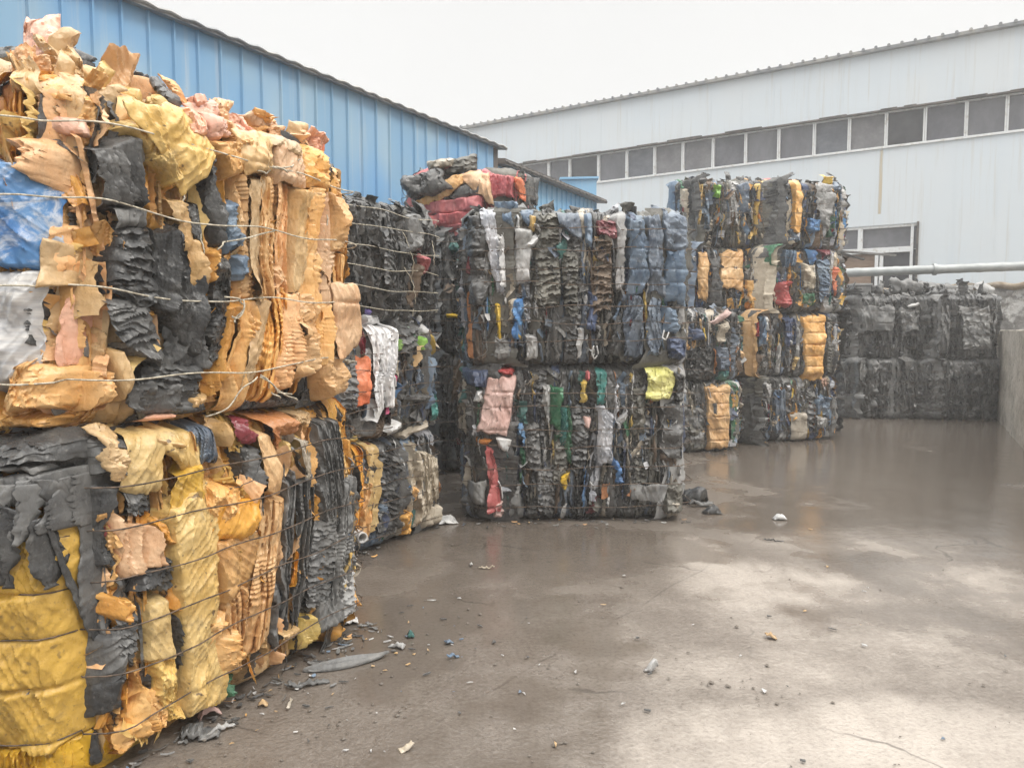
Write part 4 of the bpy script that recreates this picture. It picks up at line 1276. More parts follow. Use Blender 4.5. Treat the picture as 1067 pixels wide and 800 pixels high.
up.pieces('F', [
    ('orange', 'crumple', (94, 376, 112, 380, 110, 420, 92, 432), dict(d=.08, b=.05)),
    ('char', 'vfold', (92, 146, 140, 140, 152, 222, 100, 222), dict(d=.10, b=.05, pinch=.5, label='grey black pleated film')),
    ('grey', 'smooth', (110, 212, 150, 212, 150, 240, 108, 238), dict(d=.11, b=.03, pinch=.4)),
    ('black', 'pleat', (106, 236, 152, 234, 156, 320, 104, 312), dict(d=.08, b=.06, k=1.2)),
    ('black', 'vfold', (140, 236, 184, 240, 204, 396, 150, 330), dict(d=.06, b=.08, k=1.5, label='big black film swept downwards')),
    ('char', 'pleat', (104, 306, 148, 308, 168, 392, 118, 360), dict(d=.09, b=.05, k=1.4)),
    ('black', 'vfold', (166, 300, 206, 300, 206, 392, 170, 396), dict(d=.05, b=.05, k=1.2)),
    ('tan', 'smooth', (105, 356, 124, 362, 136, 388, 122, 426), dict(d=.09, b=.04)),
    ('ochre', 'smooth', (118, 112, 198, 118, 210, 162, 178, 202), dict(d=.13, b=.03, edge='free', pinch=.25, label='flat ochre yellow sheet under the top twine')),
    ('ochre', 'crumple', (114, 130, 150, 120, 182, 198, 166, 196), dict(d=.10, b=.05, pinch=.3)),
    ('tan', 'vfold', (163, 202, 182, 202, 206, 296, 190, 302), dict(d=.10, b=.04, pinch=.4)),
    ('amber', 'crumple', (196, 258, 218, 256, 216, 296, 200, 300), dict(d=.09, b=.04)),
    ('char', 'crumple', (174, 206, 200, 204, 206, 262, 184, 258), dict(d=.06, b=.05)),
    ('black', 'vfold', (198, 168, 216, 158, 222, 260, 206, 262), dict(d=.06, b=.05)),
    ('pinkpeach', 'crumple', (184, 104, 210, 110, 208, 150, 182, 148), dict(d=.10, b=.05)),
    ('steel', 'crumple', (216, 208, 236, 208, 240, 260, 222, 262), dict(d=.07, b=.04, label='blue rag')),
    ('steel', 'crumple', (226, 262, 248, 262, 250, 292, 228, 294), dict(d=.09, b=.04, label='small blue rag')),
    ('black', 'crumple', (206, 262, 232, 262, 232, 380, 204, 385), dict(d=.03, b=.05)),
    # orange columns
    ('orange', 'crumple', (214, 146, 250, 140, 252, 184, 222, 190), dict(d=.10, b=.06, pinch=.4)),
    ('tan', 'smooth', (234, 136, 272, 134, 270, 180, 240, 182), dict(d=.13, b=.05, edge='free', pinch=.2)),
    ('peach', 'smooth', (268, 134, 304, 142, 302, 196, 272, 190), dict(d=.11, b=.06, pinch=.3)),
    ('orange', 'crumple', (304, 142, 334, 152, 334, 200, 304, 196), dict(d=.10, b=.06, pinch=.3)),
    ('orange', 'layer', (232, 178, 256, 178, 250, 318, 234, 320), dict(d=.06, b=.02, label='orange sheets folded into long upright columns')),
    ('tan', 'smooth', (244, 180, 268, 180, 266, 316, 246, 318), dict(d=.09, b=.02)),
    ('orange', 'layer', (258, 180, 284, 184, 280, 320, 256, 318), dict(d=.08, b=.02)),
    ('peach', 'layer', (278, 182, 296, 186, 294, 330, 276, 328), dict(d=.06, b=.02)),
    ('tan', 'smooth', (292, 194, 318, 198, 306, 300, 290, 306), dict(d=.10, b=.03, pinch=.4)),
    ('orange', 'layer', (308, 192, 326, 196, 324, 330, 304, 326), dict(d=.08, b=.02)),
    ('peach', 'layer', (320, 194, 340, 200, 338, 320, 320, 318), dict(d=.07, b=.02)),
    ('orange', 'crumple', (328, 200, 352, 204, 354, 268, 330, 270), dict(d=.10, b=.05, pinch=.4)),
    ('orange', 'layer', (338, 262, 354, 262, 352, 312, 336, 312), dict(d=.08, b=.03)),
    ('amber', 'layer', (222, 312, 240, 312, 226, 416, 208, 420), dict(d=.06, b=.03)),
    ('orange', 'layer', (234, 310, 262, 310, 250, 424, 222, 430), dict(d=.09, b=.02)),
    ('tan', 'smooth', (252, 306, 272, 306, 258, 400, 240, 408), dict(d=.10, b=.03)),
    ('orange', 'layer', (262, 304, 290, 304, 278, 412, 252, 420), dict(d=.08, b=.03)),
    ('peach', 'layer', (282, 302, 304, 302, 298, 408, 270, 414), dict(d=.09, b=.03)),
    ('orange', 'crumple', (298, 300, 322, 300, 318, 388, 292, 396), dict(d=.10, b=.04, pinch=.4)),
    ('orange', 'layer', (314, 306, 338, 306, 336, 386, 312, 388), dict(d=.10, b=.03, pinch=.4)),
    ('peach', 'smooth', (330, 300, 362, 300, 380, 352, 334, 374), dict(d=.14, b=.05, pinch=.3, edge='free', label='orange sheet flaring out over the end of the bale')),
    ('orange', 'crumple', (322, 368, 352, 368, 348, 412, 326, 420), dict(d=.13, b=.05, pinch=.3)),
    ('tan', 'crumple', (184, 410, 212, 404, 208, 432, 186, 434), dict(d=.08, b=.04)),
    ('char', 'crumple', (130, 396, 205, 392, 204, 432, 128, 444), dict(d=.05, b=.05)),
    ('black', 'pleat', (150, 372, 204, 374, 204, 410, 142, 408), dict(d=.05, b=.05)),
    ('pinkpeach', 'smooth', (142, 434, 176, 428, 174, 438, 144, 444), dict(d=.12, b=.02, pinch=0)),
    ('char', 'crumple', (236, 412, 330, 412, 326, 428, 232, 434), dict(d=.03, b=.05)),
    # flared heads along the top edge
    ('pinkpeach', 'crumple', (206, 106, 232, 104, 236, 146, 214, 150), dict(d=.06, b=.06, edge='free', pinch=0)),
    ('peach', 'crumple', (228, 100, 250, 104, 246, 142, 226, 144), dict(d=.02, b=.06, edge='free', pinch=0, lift=.04)),
    ('pinkpeach', 'crumple', (240, 120, 264, 116, 266, 148, 244, 150), dict(d=.04, b=.06, edge='free', pinch=0)),
    ('peach', 'smooth', (262, 116, 276, 112, 304, 132, 296, 140), dict(d=.03, b=.03, edge='free', pinch=0)),
    ('tan', 'smooth', (272, 138, 302, 150, 300, 166, 270, 154), dict(d=.13, b=.05, edge='free', pinch=0)),
    ('peach', 'crumple', (288, 128, 306, 130, 306, 150, 290, 150), dict(d=.05, b=.05, edge='free', pinch=0)),
    ('peach', 'crumple', (304, 138, 330, 136, 332, 166, 306, 166), dict(d=.05, b=.06, edge='free', pinch=0, lift=.05)),
    ('pinkpeach', 'crumple', (330, 130, 350, 144, 344, 166, 328, 160), dict(d=.06, b=.04, edge='free', pinch=0, lift=.04)),
    ('scarlet', 'smooth', (342, 142, 350, 146, 342, 170, 336, 168), dict(d=.03, b=.02, edge='free', pinch=0, label='orange red scrap sticking out at the top')),
])
up.strands('F', 5, TWINE, r=.0035, name='frayed_twine', lmin=.1, lmax=.2)


def knot(bale, F, pts, r=.0034, d=.10):
    m = MB()
    q = np.array([bale.px(F, x, y) for x, y in pts])
    n = 24
    k = np.linspace(0, len(q) - 1, n)
    S = np.interp(k, range(len(q)), q[:, 0]); T = np.interp(k, range(len(q)), q[:, 1])
    D = d + .012 * np.sin(k * 3)
    m.tube(bale.fmap(F)(S, T, D), r, 6)
    m.build('frayed_twine', TWINE, bale.root, smooth=True)


for pts in ([(250, 178), (262, 172), (272, 178), (286, 176), (298, 168)], [(248, 180), (258, 184), (270, 176), (280, 182)],
            [(206, 262), (212, 254), (226, 252), (244, 248), (270, 242)], [(212, 310), (228, 312), (234, 318), (226, 332), (222, 330)],
            [(232, 313), (230, 326), (224, 336)], [(212, 434), (228, 424), (240, 402), (252, 392)], [(256, 392), (272, 402), (288, 412), (300, 416)],
            [(260, 392), (276, 408), (292, 410)], [(256, 390), (266, 398), (272, 410), (280, 414)]):
    knot(up, 'F', pts)

# loose sheets heaped on the near stack
def loose(name, label, col, style, pts, y, group=None, d=.0, b=.03, tilt=0.0, k=1.0, cat='plastic sheet', roll=0., nrm=None, thick=.006, res=.007, bow=.0):
    """free sheet standing in the vertical plane at depth y; pts = TL TR BR BL photo pixels"""
    P = [at_depth(pts[i], pts[i + 1], y) for i in (0, 2, 4, 6)]
    c = np.mean(P, 0); base = np.array([c[0], c[1], min(p[2] for p in P)])
    q = [(p[0] - base[0], p[2] - base[2]) for p in P]

    def fm(S, T, D):
        return np.stack([S, -D + tilt * T + bow * np.sin(T * 9), T], -1)
    seed = abs(hash_(name + label))
    V, Q = patch(fm, q, d, b, style, res, seed, 'free', k=k, roll=roll)
    o = link(name, new_mesh(name, V, Q, smooth=True, mats=[PAL[col]], sharp=.62), None, label=label, category=cat, group=group)
    o.location = base
    sm = o.modifiers.new('thickness', 'SOLIDIFY'); sm.thickness = thick; sm.offset = 0
    return o


def hash_(t):
    h = 7
    for ch in t: h = (h * 131 + ord(ch)) % 1000003
    return h


G = 'loose sheets heaped on the near stack'
loose('crumpled_sheet', 'tallest peach sheet standing crumpled on top of the near stack at the far left', 'pinkpeach', 'crumple', (12, 14, 58, 14, 60, 80, 30, 80), 2.72, G, b=.06, k=.7, tilt=.25)
loose('crumpled_sheet', 'pale tan sheet standing beside the tallest peach sheet, leaning right', 'tan', 'vfold', (62, 28, 73, 32, 56, 84, 46, 80), 2.66, G, b=.03, tilt=.15, roll=-.03, k=.5)
loose('crumpled_sheet', 'wide folded tan sheet lying on the near stack at the left edge', 'tan', 'crumple', (-40, 60, 62, 68, 66, 122, -40, 124), 2.62, G, b=.09, k=1.3, tilt=.1)
loose('crumpled_sheet', 'narrow upright tan sheet closing the wide fold at its right end', 'tan', 'smooth', (58, 48, 74, 62, 70, 118, 56, 94), 2.58, G, b=.04, tilt=.1)
loose('rolled_sheet', 'pinkish rolled sheet with a grey band lying under the wide tan fold', 'pinkpeach', 'smooth', (-40, 122, 86, 124, 100, 144, -40, 144), 2.52, G, b=.07, k=.6)
loose('tape_band', 'short grey band around the pinkish rolled sheet', 'lgrey', 'smooth', (22, 122, 36, 122, 35, 141, 22, 141), 2.47, None, b=.05, k=.3, cat='tape')
loose('crumpled_sheet', 'narrow yellowish sheet leaning up in front of the round tan curl', 'ochre', 'smooth', (100, 60, 114, 66, 96, 118, 80, 122), 2.64, G, b=.03, tilt=.2)
loose('crumpled_sheet', 'round curled tan sheet behind the leaning yellowish sheet', 'tan', 'crumple', (74, 74, 124, 76, 122, 128, 72, 126), 2.80, G, b=.10, k=.9)
loose('crumpled_sheet', 'tan folded flap in front of the round tan curl, above the top twine', 'tan', 'crumple', (102, 92, 126, 92, 112, 138, 74, 126), 2.60, G, b=.05, k=.9)
loose('crumpled_sheet', 'small ochre curl standing right of the round tan curl', 'ochre', 'crumple', (126, 92, 150, 100, 148, 124, 120, 122), 2.75, G, b=.06, k=.8)
loose('crumpled_sheet', 'pointed ochre flap under the black rod on the near stack', 'ochre', 'crumple', (148, 98, 176, 106, 182, 138, 150, 130), 2.78, G, b=.05, k=.8)
loose('black_film', 'black crumpled film tucked behind the round tan curl', 'black', 'crumple', (70, 42, 92, 58, 100, 84, 70, 80), 2.95, 'black film on the near stack', b=.05, cat='plastic film')
loose('black_film', 'black crumpled film in front of the blue shed, left of the black rod', 'black', 'crumple', (112, 72, 160, 80, 158, 108, 116, 100), 3.0, 'black film on the near stack', b=.06, cat='plastic film')
loose('black_film', 'grey black film at the far left behind the tallest peach sheet', 'grey', 'crumple', (-10, 48, 28, 52, 26, 68, -10, 68), 3.0, 'black film on the near stack', b=.05, cat='plastic film')
loose('black_rod', 'thick black ribbed strip slanting down on the near stack', 'char', 'pleat', (156, 88, 166, 82, 190, 108, 182, 118), 2.84, None, b=.06, k=.5, cat='strip')
loose('crumpled_sheet', 'peach strip slanting along the black rod', 'peach', 'crumple', (166, 78, 180, 82, 196, 108, 188, 108), 2.9, G, b=.03, k=.6)
loose('rolled_sheet', 'greyish pink rolled sheet beside the orange heads of the near stack', 'pinkpeach', 'layer', (188, 104, 212, 98, 216, 106, 192, 124), 2.95, G, b=.02, k=.5)

# ================================================================== SECOND STACK (three bales), set back
a2 = ground(352, 583)[:2]; b2 = ground(458, 546)[:2]
dr = hdir(b2 - a2)
a2 = b2 - dr * 1.75
nn2 = np.array([-dr[1], dr[0]])
foot2 = [a2, b2, b2 + nn2 * 1.5, a2 + nn2 * 1.5]


def level(face_pt, y):
    """height of a pixel row on the vertical line above ground point face_pt"""
    r = ray(533, y)
    return EYE + r[2] / r[1] * face_pt[1]


z21, z22, z23 = level(b2, 446), level(b2, 338), level(b2, 222)
G2 = 'bales of the second stack'
s1 = Bale(foot2, 0, z21, 'plastic_bale', 'bottom bale of the narrow second stack, amber strips and beige bundles beside black pleats', 'plastic bale', G2, res=.009)
s1.fill(MIXED, slpal=SLIV, slivers=110, shown='F', flaph=.02); s1.wires(r=.003)
s1.pieces('F', [
    ('amber', 'vfold', (366, 462, 380, 460, 376, 560, 362, 568)), ('ochre', 'vfold', (378, 460, 394, 458, 390, 545, 376, 556)),
    ('orange', 'vfold', (372, 500, 384, 498, 382, 560, 370, 562), dict(d=.06)), ('gold', 'crumple', (369, 450, 380, 452, 378, 464, 370, 462), dict(d=.09)),
    ('black', 'pleat', (392, 456, 420, 462, 412, 552, 390, 562), dict(k=1.1)), ('char', 'vfold', (410, 470, 424, 468, 418, 550, 408, 552)),
    ('beige', 'vfold', (424, 462, 434, 458, 424, 545, 414, 550), dict(d=.06)), ('beige', 'film', (432, 468, 456, 474, 456, 520, 430, 556), dict(d=.06, b=.06)),
    ('beige', 'film', (440, 525, 462, 524, 462, 546, 438, 552), dict(d=.05, b=.06, label='frayed beige bundle at the bottom end')),
    ('orange', 'crumple', (422, 506, 430, 504, 430, 524, 422, 526), dict(d=.08, b=.05, label='small round orange piece')),
    ('orange', 'crumple', (412, 532, 424, 528, 426, 556, 416, 560), dict(d=.09, b=.06, label='rounded orange piece at the bottom')),
    ('navy', 'film', (392, 512, 402, 510, 398, 556, 390, 560)), ('white', 'crumple', (372, 556, 382, 554, 382, 566, 374, 568), dict(d=.05)),
])
s2 = Bale(foot2, z21, z22, 'plastic_bale', 'middle bale of the narrow second stack, with white film and orange red strip', 'plastic bale', G2, res=.009)
s2.fill(MIXED, slpal=SLIV, slivers=110, shown='F', flaph=.02); s2.wires(r=.003)
s2.pieces('F', [
    ('whitefilm', 'layer', (377, 334, 410, 338, 404, 426, 386, 430), dict(d=.12, b=.03, pinch=0, label='bunched white film')),
    ('whitefilm', 'crumple', (374, 325, 404, 326, 404, 340, 376, 340), dict(d=.09, b=.05)), ('purple', 'crumple', (378, 318, 394, 320, 394, 330, 380, 330), dict(d=.10, label='purple scrap')),
    ('scarlet', 'smooth', (368, 366, 380, 366, 381, 424, 366, 424), dict(d=.06, label='orange red strip')),
    ('grey', 'pleat', (352, 378, 368, 376, 368, 430, 350, 425)), ('maroon', 'vfold', (370, 340, 379, 342, 378, 372, 370, 370)),
    ('lime', 'crumple', (407, 350, 413, 350, 412, 368, 407, 368), dict(d=.08)), ('char', 'pleat', (410, 328, 436, 322, 436, 368, 412, 372), dict(k=1.3, d=.06)),
    ('lime', 'vfold', (434, 350, 440, 350, 440, 368, 434, 368)), ('magenta', 'smooth', (404, 388, 409, 390, 402, 432, 396, 436), dict(d=.09, label='magenta strip')),
    ('lgrey', 'vfold', (436, 322, 448, 324, 446, 350, 438, 350)), ('char', 'smooth', (412, 408, 448, 410, 446, 420, 414, 420), dict(d=.09)),
    ('beige', 'smooth', (420, 454, 446, 436, 446, 444, 428, 462), dict(d=.12, pinch=0, label='pale board sticking out between bales')),
    ('white', 'smooth', (396, 448, 412, 434, 414, 442, 402, 456), dict(d=.13, pinch=0)), ('steel', 'film', (444, 370, 454, 372, 452, 430, 444, 430)),
    ('teal', 'crumple', (452, 408, 462, 410, 460, 440, 450, 438)),
])
s3 = Bale(foot2, z22, z23, 'plastic_bale', 'top bale of the narrow second stack, all charcoal black film under pale wires', 'plastic bale', G2, res=.009)
s3.fill(slivers=140, pal={'black': 6, 'char': 6, 'grey': 2, 'olive': 1}, shown='F', flaph=.05); s3.wires(TWINE, r=.0026)
s3.pieces('F', [
    ('grey', 'smooth', (418, 222, 440, 218, 440, 256, 420, 258), dict(d=.05, b=.05)), ('char', 'vfold', (358, 206, 376, 206, 376, 235, 360, 235)),
    ('char', 'crumple', (412, 238, 438, 244, 440, 262, 414, 262), dict(d=.06)), ('rose', 'crumple', (432, 268, 448, 266, 446, 288, 434, 288), dict(d=.05)),
    ('char', 'pleat', (392, 235, 410, 235, 408, 300, 394, 300)), ('brown', 'vfold', (426, 275, 436, 275, 434, 325, 426, 325)),
])
s3.strands('F', 8, TWINE, r=.003, name='frayed_twine', lmin=.15, lmax=.4)

# ================================================================== BACK STACK in the gap (dark bales, a red bale on top)
fx0, fx1 = -1.15, 0.12
y3 = 7.95
foot3 = [np.array([fx0, y3]), np.array([fx1, y3 - .05]), np.array([fx1, y3 + 1.3]), np.array([fx0, y3 + 1.35])]
z31, z32 = 1.30, 2.62
b1 = Bale(foot3, 0, z31, 'plastic_bale', 'bottom dark bale deep in the gap between the second stack and the wide stack', 'plastic bale', 'bales of the stack in the gap', res=.012)
b1.fill({'black': 8, 'char': 3, 'brown': .5}, shown='F', flaph=.02); b1.wires()
b2_ = Bale(foot3, z31, z32, 'plastic_bale', 'dark bale with green scraps deep in the gap, below the red bale', 'plastic bale', 'bales of the stack in the gap', res=.012)
b2_.fill({'black': 8, 'char': 4, 'brown': .6, 'teal': .3, 'grey': .5}, shown='F', flaph=.04); b2_.wires()
b2_.pieces('F', [
    ('teal', 'crumple', (469, 251, 482, 252, 481, 264, 470, 264), dict(d=.07)), ('teal', 'crumple', (476, 290, 486, 290, 485, 304, 477, 304), dict(d=.07)),
    ('rose', 'crumple', (448, 268, 456, 268, 454, 284, 448, 282)), ('gold', 'smooth', (466, 326, 480, 328, 478, 332, 467, 331), dict(d=.08)),
    ('brown', 'vfold', (448, 380, 470, 380, 468, 430, 450, 430)),
])
z33 = level(np.array([0, y3]), 178)
b3 = Bale([p + np.array([.04, .05]) for p in foot3], z32, z33, 'plastic_bale', 'red layered bale on the stack in the gap, under black slabs and an orange sheet', 'plastic bale', 'bales of the stack in the gap', res=.011)
b3.fill({'rose': 2, 'black': 4, 'char': 5, 'olive': 2}, shown='F', flaph=.04); b3.wires()
b3.pieces('F', [
    ('rose', 'smooth', (436, 210, 506, 204, 504, 222, 436, 228), dict(d=.12, b=.05, pinch=0, label='rose red folded layer')),
    ('rose', 'smooth', (438, 224, 504, 218, 498, 234, 440, 240), dict(d=.12, b=.05, pinch=0)),
    ('rose', 'smooth', (440, 236, 496, 230, 488, 246, 442, 250), dict(d=.11, b=.05, pinch=0)),
    ('peach', 'smooth', (476, 182, 510, 178, 514, 214, 502, 208), dict(d=.16, b=.03, edge='free', pinch=0)),
    ('orange', 'smooth', (476, 182, 500, 182, 458, 212, 434, 214), dict(d=.16, b=.03, edge='free', pinch=0, label='orange sheet folded over the red bale')),
    ('char', 'smooth', (478, 196, 500, 188, 502, 204, 468, 208), dict(d=.13, b=.03, pinch=0)),
    ('char', 'crumple', (424, 194, 456, 176, 458, 196, 434, 212), dict(d=.12, b=.06, pinch=0)),
    ('rose', 'film', (505, 178, 534, 182, 536, 208, 508, 206), dict(d=.13, b=.06, pinch=0, label='pinkish red netting')),
    ('scarlet', 'crumple', (534, 184, 548, 186, 550, 208, 538, 210), dict(d=.08, b=.04, pinch=0)),
    ('orange', 'smooth', (534, 182, 542, 184, 541, 196, 535, 195), dict(d=.12, b=.02, pinch=0)),
])
lo = at_depth(430, 180, y3)
GS = 'slabs on top of the red bale'
for (lab, col, st, pts, yy) in [
    ('lowest black slab heaped on the red bale, beside the blue shed', 'char', 'crumple', (420, 186, 460, 176, 470, 196, 428, 206), 7.8),
    ('uppermost dark slab heaped on the red bale', 'olive', 'pleat', (448, 170, 496, 164, 496, 178, 450, 184), 8.0),
    ('striped beige slab lying on the red bale', 'beige', 'pleat', (446, 170, 474, 166, 472, 174, 448, 177), 7.9),
]:
    loose('plastic_slab', lab, col, st, pts, yy, GS, b=.10, k=.8, cat='plastic slab', thick=.03, res=.012)

# ================================================================== WIDE STACK in the middle (two bales)
m0 = ground(489, 542)[:2]; m1 = ground(713, 540)[:2]
mdir = hdir(m1 - m0); mb_ = np.array([-mdir[1], mdir[0]])
footm = [m0, m1, m1 + mb_ * 1.45, m0 + mb_ * 1.45]
zm1 = level(m0, 381); zm2 = level(m0, 220)
GM = 'bales of the wide middle stack'
wl = [level(m0, y) for y in (526, 503, 486, 464, 447, 424, 408)]
wu = [level(m0, y) - zm1 for y in (354, 336, 320, 295, 281, 260, 239)]
k1 = Bale(footm, 0, zm1, 'plastic_bale', 'bottom bale of the wide middle stack, with dusty pink sack and yellow green bag', 'plastic bale', GM, wl, res=.0085, bulge=.04)
k1.fill(MIXED, slpal=SLIV, slivers=110, shown='FL', flaph=.02, wmin=.05, wmax=.13); k1.wires(r=.0036)
k1.pieces('F', [
    ('navy', 'vfold', (481, 385, 513, 381, 509, 408, 486, 403), dict(d=.08, b=.05)), ('white', 'crumple', (491, 405, 507, 404, 505, 418, 492, 417), dict(d=.08)),
    ('pink', 'smooth', (508, 388, 541, 396, 531, 456, 493, 452), dict(d=.09, b=.05, pinch=.4, label='dusty pink speckled sack')),
    ('red', 'crumple', (514, 382, 534, 382, 538, 394, 516, 390), dict(d=.09)), ('brown', 'crumple', (540, 400, 546, 405, 542, 430, 536, 428)),
    ('white', 'smooth', (517, 454, 540, 454, 530, 472, 520, 464), dict(d=.10, pinch=0, label='torn white paper')), ('rust', 'crumple', (495, 454, 516, 456, 512, 467, 496, 464)),
    ('red', 'vfold', (507, 464, 517, 464, 526, 534, 512, 536), dict(d=.08, b=.04, label='bright red strip')), ('white', 'crumple', (518, 500, 522, 498, 524, 520, 520, 522), dict(d=.09)),
    ('pink', 'crumple', (512, 522, 526, 520, 526, 542, 512, 542), dict(d=.06)),
    ('blue', 'vfold', (537, 438, 547, 438, 550, 470, 541, 468), dict(d=.05)), ('green', 'crumple', (541, 468, 551, 468, 549, 486, 543, 486), dict(d=.05)),
    ('steel', 'crumple', (543, 490, 554, 492, 552, 510, 543, 508)), ('green', 'vfold', (575, 401, 586, 401, 585, 446, 574, 446), dict(d=.05)),
    ('lgrey', 'film', (565, 398, 576, 400, 574, 444, 568, 444), dict(d=.06)), ('teal', 'vfold', (582, 420, 592, 420, 594, 470, 584, 468), dict(d=.05)),
    ('gold', 'vfold', (605, 396, 614, 396, 611, 422, 604, 422), dict(d=.07, label='golden yellow strip')), ('rose', 'smooth', (609, 385, 615, 385, 614, 398, 609, 398), dict(d=.08)),
    ('teal', 'film', (623, 384, 636, 380, 632, 420, 622, 424)), ('green', 'vfold', (589, 422, 596, 420, 598, 486, 586, 478), dict(d=.05)),
    ('black', 'pleat', (594, 422, 618, 424, 612, 486, 594, 486), dict(k=1.3, d=.05)), ('olive', 'pleat', (576, 446, 592, 446, 588, 510, 572, 508), dict(k=1.3)),
    ('pink', 'smooth', (606, 430, 618, 434, 614, 450, 606, 444), dict(d=.09, label='small flesh coloured scrap')),
    ('silver', 'film', (622, 418, 640, 428, 640, 482, 622, 484), dict(d=.07, b=.05, label='silvery grey film')), ('white', 'crumple', (640, 438, 653, 420, 655, 430, 643, 448), dict(d=.10, label='white film scrap')),
    ('yellowgreen', 'crumple', (671, 374, 707, 384, 700, 418, 678, 418), dict(d=.09, b=.06, pinch=.4, label='pale yellow green bag')),
    ('blue', 'vfold', (636, 478, 644, 470, 651, 506, 641, 504), dict(d=.06)), ('gold', 'crumple', (584, 490, 598, 486, 588, 512, 584, 510), dict(d=.06)),
    ('grey', 'smooth', (653, 503, 692, 503, 687, 524, 660, 521), dict(d=.12, b=.02, edge='free', pinch=0, label='flat grey tray sticking out')),
    ('white', 'crumple', (610, 500, 620, 500, 621, 508, 611, 508), dict(d=.08)), ('silver', 'film', (612, 510, 624, 510, 622, 525, 613, 524)),
    ('olive', 'crumple', (690, 502, 711, 500, 712, 536, 692, 538), dict(d=.06, b=.06)), ('beige', 'crumple', (692, 520, 708, 520, 708, 538, 694, 540), dict(d=.07)),
    ('char', 'crumple', (690, 420, 714, 418, 712, 480, 690, 478), dict(d=.05, b=.05)), ('black', 'wad', (700, 385, 716, 390, 714, 420, 702, 420), dict(d=.06)),
    ('grey', 'smooth', (483, 503, 507, 499, 507, 526, 494, 526), dict(d=.12, edge='free', pinch=0)), ('char', 'pleat', (545, 440, 565, 440, 566, 490, 548, 490), dict(k=1.2)),
    ('char', 'pleat', (555, 485, 578, 480, 578, 535, 558, 536), dict(k=1.2)), ('olive', 'crumple', (655, 400, 675, 405, 672, 450, 656, 450), dict(d=.05)),
    ('grey', 'vfold', (535, 500, 545, 500, 545, 540, 533, 540), dict(d=.05)), ('lgrey', 'vfold', (706, 480, 713, 490, 712, 500, 706, 496), dict(d=.06)),
])
k1.strands('F', 10, PAL['char'], r=.003, name='loose_cord'); 
k2 = Bale(footm, zm1, zm2, 'plastic_bale', 'top bale of the wide middle stack, with slate blue jeans-like sheets on the right half', 'plastic bale', GM, wu, res=.0085, bulge=.04)
k2.fill(MIXED, slpal=SLIV, slivers=110, shown='FL', flaph=.05, wmin=.05, wmax=.13); k2.wires(r=.0036)
k2.pieces('F', [
    ('black', 'crumple', (477, 222, 513, 220, 512, 266, 478, 270), dict(d=.06, b=.06)), ('char', 'crumple', (480, 262, 512, 266, 512, 320, 482, 320), dict(d=.05)),
    ('silver', 'film', (499, 214, 519, 216, 529, 308, 518, 308), dict(d=.07, b=.04, label='white and blue printed film')), ('steel', 'vfold', (514, 204, 538, 206, 540, 238, 522, 234), dict(d=.08, b=.05)),
    ('white', 'film', (518, 240, 528, 240, 530, 300, 520, 304), dict(d=.07)),
    ('lgrey', 'smooth', (537, 234, 557, 236, 554, 294, 536, 292), dict(d=.08, b=.05, label='long grey bag')), ('ochre', 'crumple', (549, 220, 559, 222, 558, 242, 550, 240), dict(d=.08)),
    ('white', 'crumple', (557, 230, 566, 232, 562, 258, 555, 254), dict(d=.06)),
    ('olive', 'pleat', (560, 218, 583, 220, 588, 322, 557, 322), dict(k=1.4, b=.05)), ('slate', 'smooth', (582, 220, 608, 218, 608, 256, 582, 238), dict(d=.08, b=.03, label='slate blue flat sheet')),
    ('steel', 'smooth', (607, 218, 617, 218, 616, 258, 608, 256), dict(d=.09, b=.04)), ('maroon', 'pleat', (618, 228, 640, 228, 640, 248, 620, 248), dict(d=.06, k=1.3, label='dark red pleats')),
    ('brown', 'pleat', (618, 246, 640, 246, 638, 332, 616, 330), dict(k=1.4)), ('olive', 'pleat', (586, 260, 606, 262, 604, 330, 588, 328), dict(k=1.3)),
    ('lgrey', 'film', (638, 222, 654, 222, 650, 302, 639, 304), dict(d=.06, label='whitish film')),
    ('steel', 'vfold', (652, 222, 674, 226, 672, 308, 652, 308), dict(d=.06, b=.05, label='blue folded sheet')), ('slate', 'vfold', (672, 222, 692, 222, 694, 310, 672, 308), dict(d=.07, b=.05)),
    ('slate', 'crumple', (688, 210, 718, 222, 714, 264, 690, 262), dict(d=.09, b=.06)), ('steel', 'vfold', (692, 255, 714, 260, 714, 318, 690, 316), dict(d=.07, b=.06)),
    ('slate', 'vfold', (650, 306, 672, 306, 672, 374, 650, 374), dict(d=.05, b=.04)), ('slate', 'vfold', (672, 308, 692, 308, 690, 374, 672, 374), dict(d=.06, b=.04)),
    ('steel', 'crumple', (690, 316, 712, 318, 706, 350, 690, 350), dict(d=.06, b=.05)), ('navy', 'wad', (694, 350, 718, 352, 718, 374, 696, 374), dict(d=.09, b=.06, pinch=0)),
    ('blue', 'vfold', (536, 314, 548, 304, 544, 350, 535, 352), dict(d=.07, label='bright blue strip')), ('gold', 'vfold', (514, 314, 524, 315, 524, 356, 516, 354), dict(d=.06)),
    ('lgrey', 'film', (546, 346, 562, 348, 562, 376, 548, 376), dict(d=.06)), ('white', 'vfold', (602, 340, 609, 340, 608, 376, 602, 374), dict(d=.06)),
    ('beige', 'crumple', (530, 310, 538, 308, 536, 336, 528, 336), dict(d=.06)), ('navy', 'vfold', (612, 300, 626, 310, 622, 350, 612, 345), dict(d=.06)),
    ('grey', 'crumple', (518, 350, 534, 352, 534, 376, 516, 376)), ('char', 'vfold', (634, 330, 650, 330, 650, 376, 636, 374)),
])
k2.strands('F', 10, PAL['char'], r=.003, name='loose_cord')
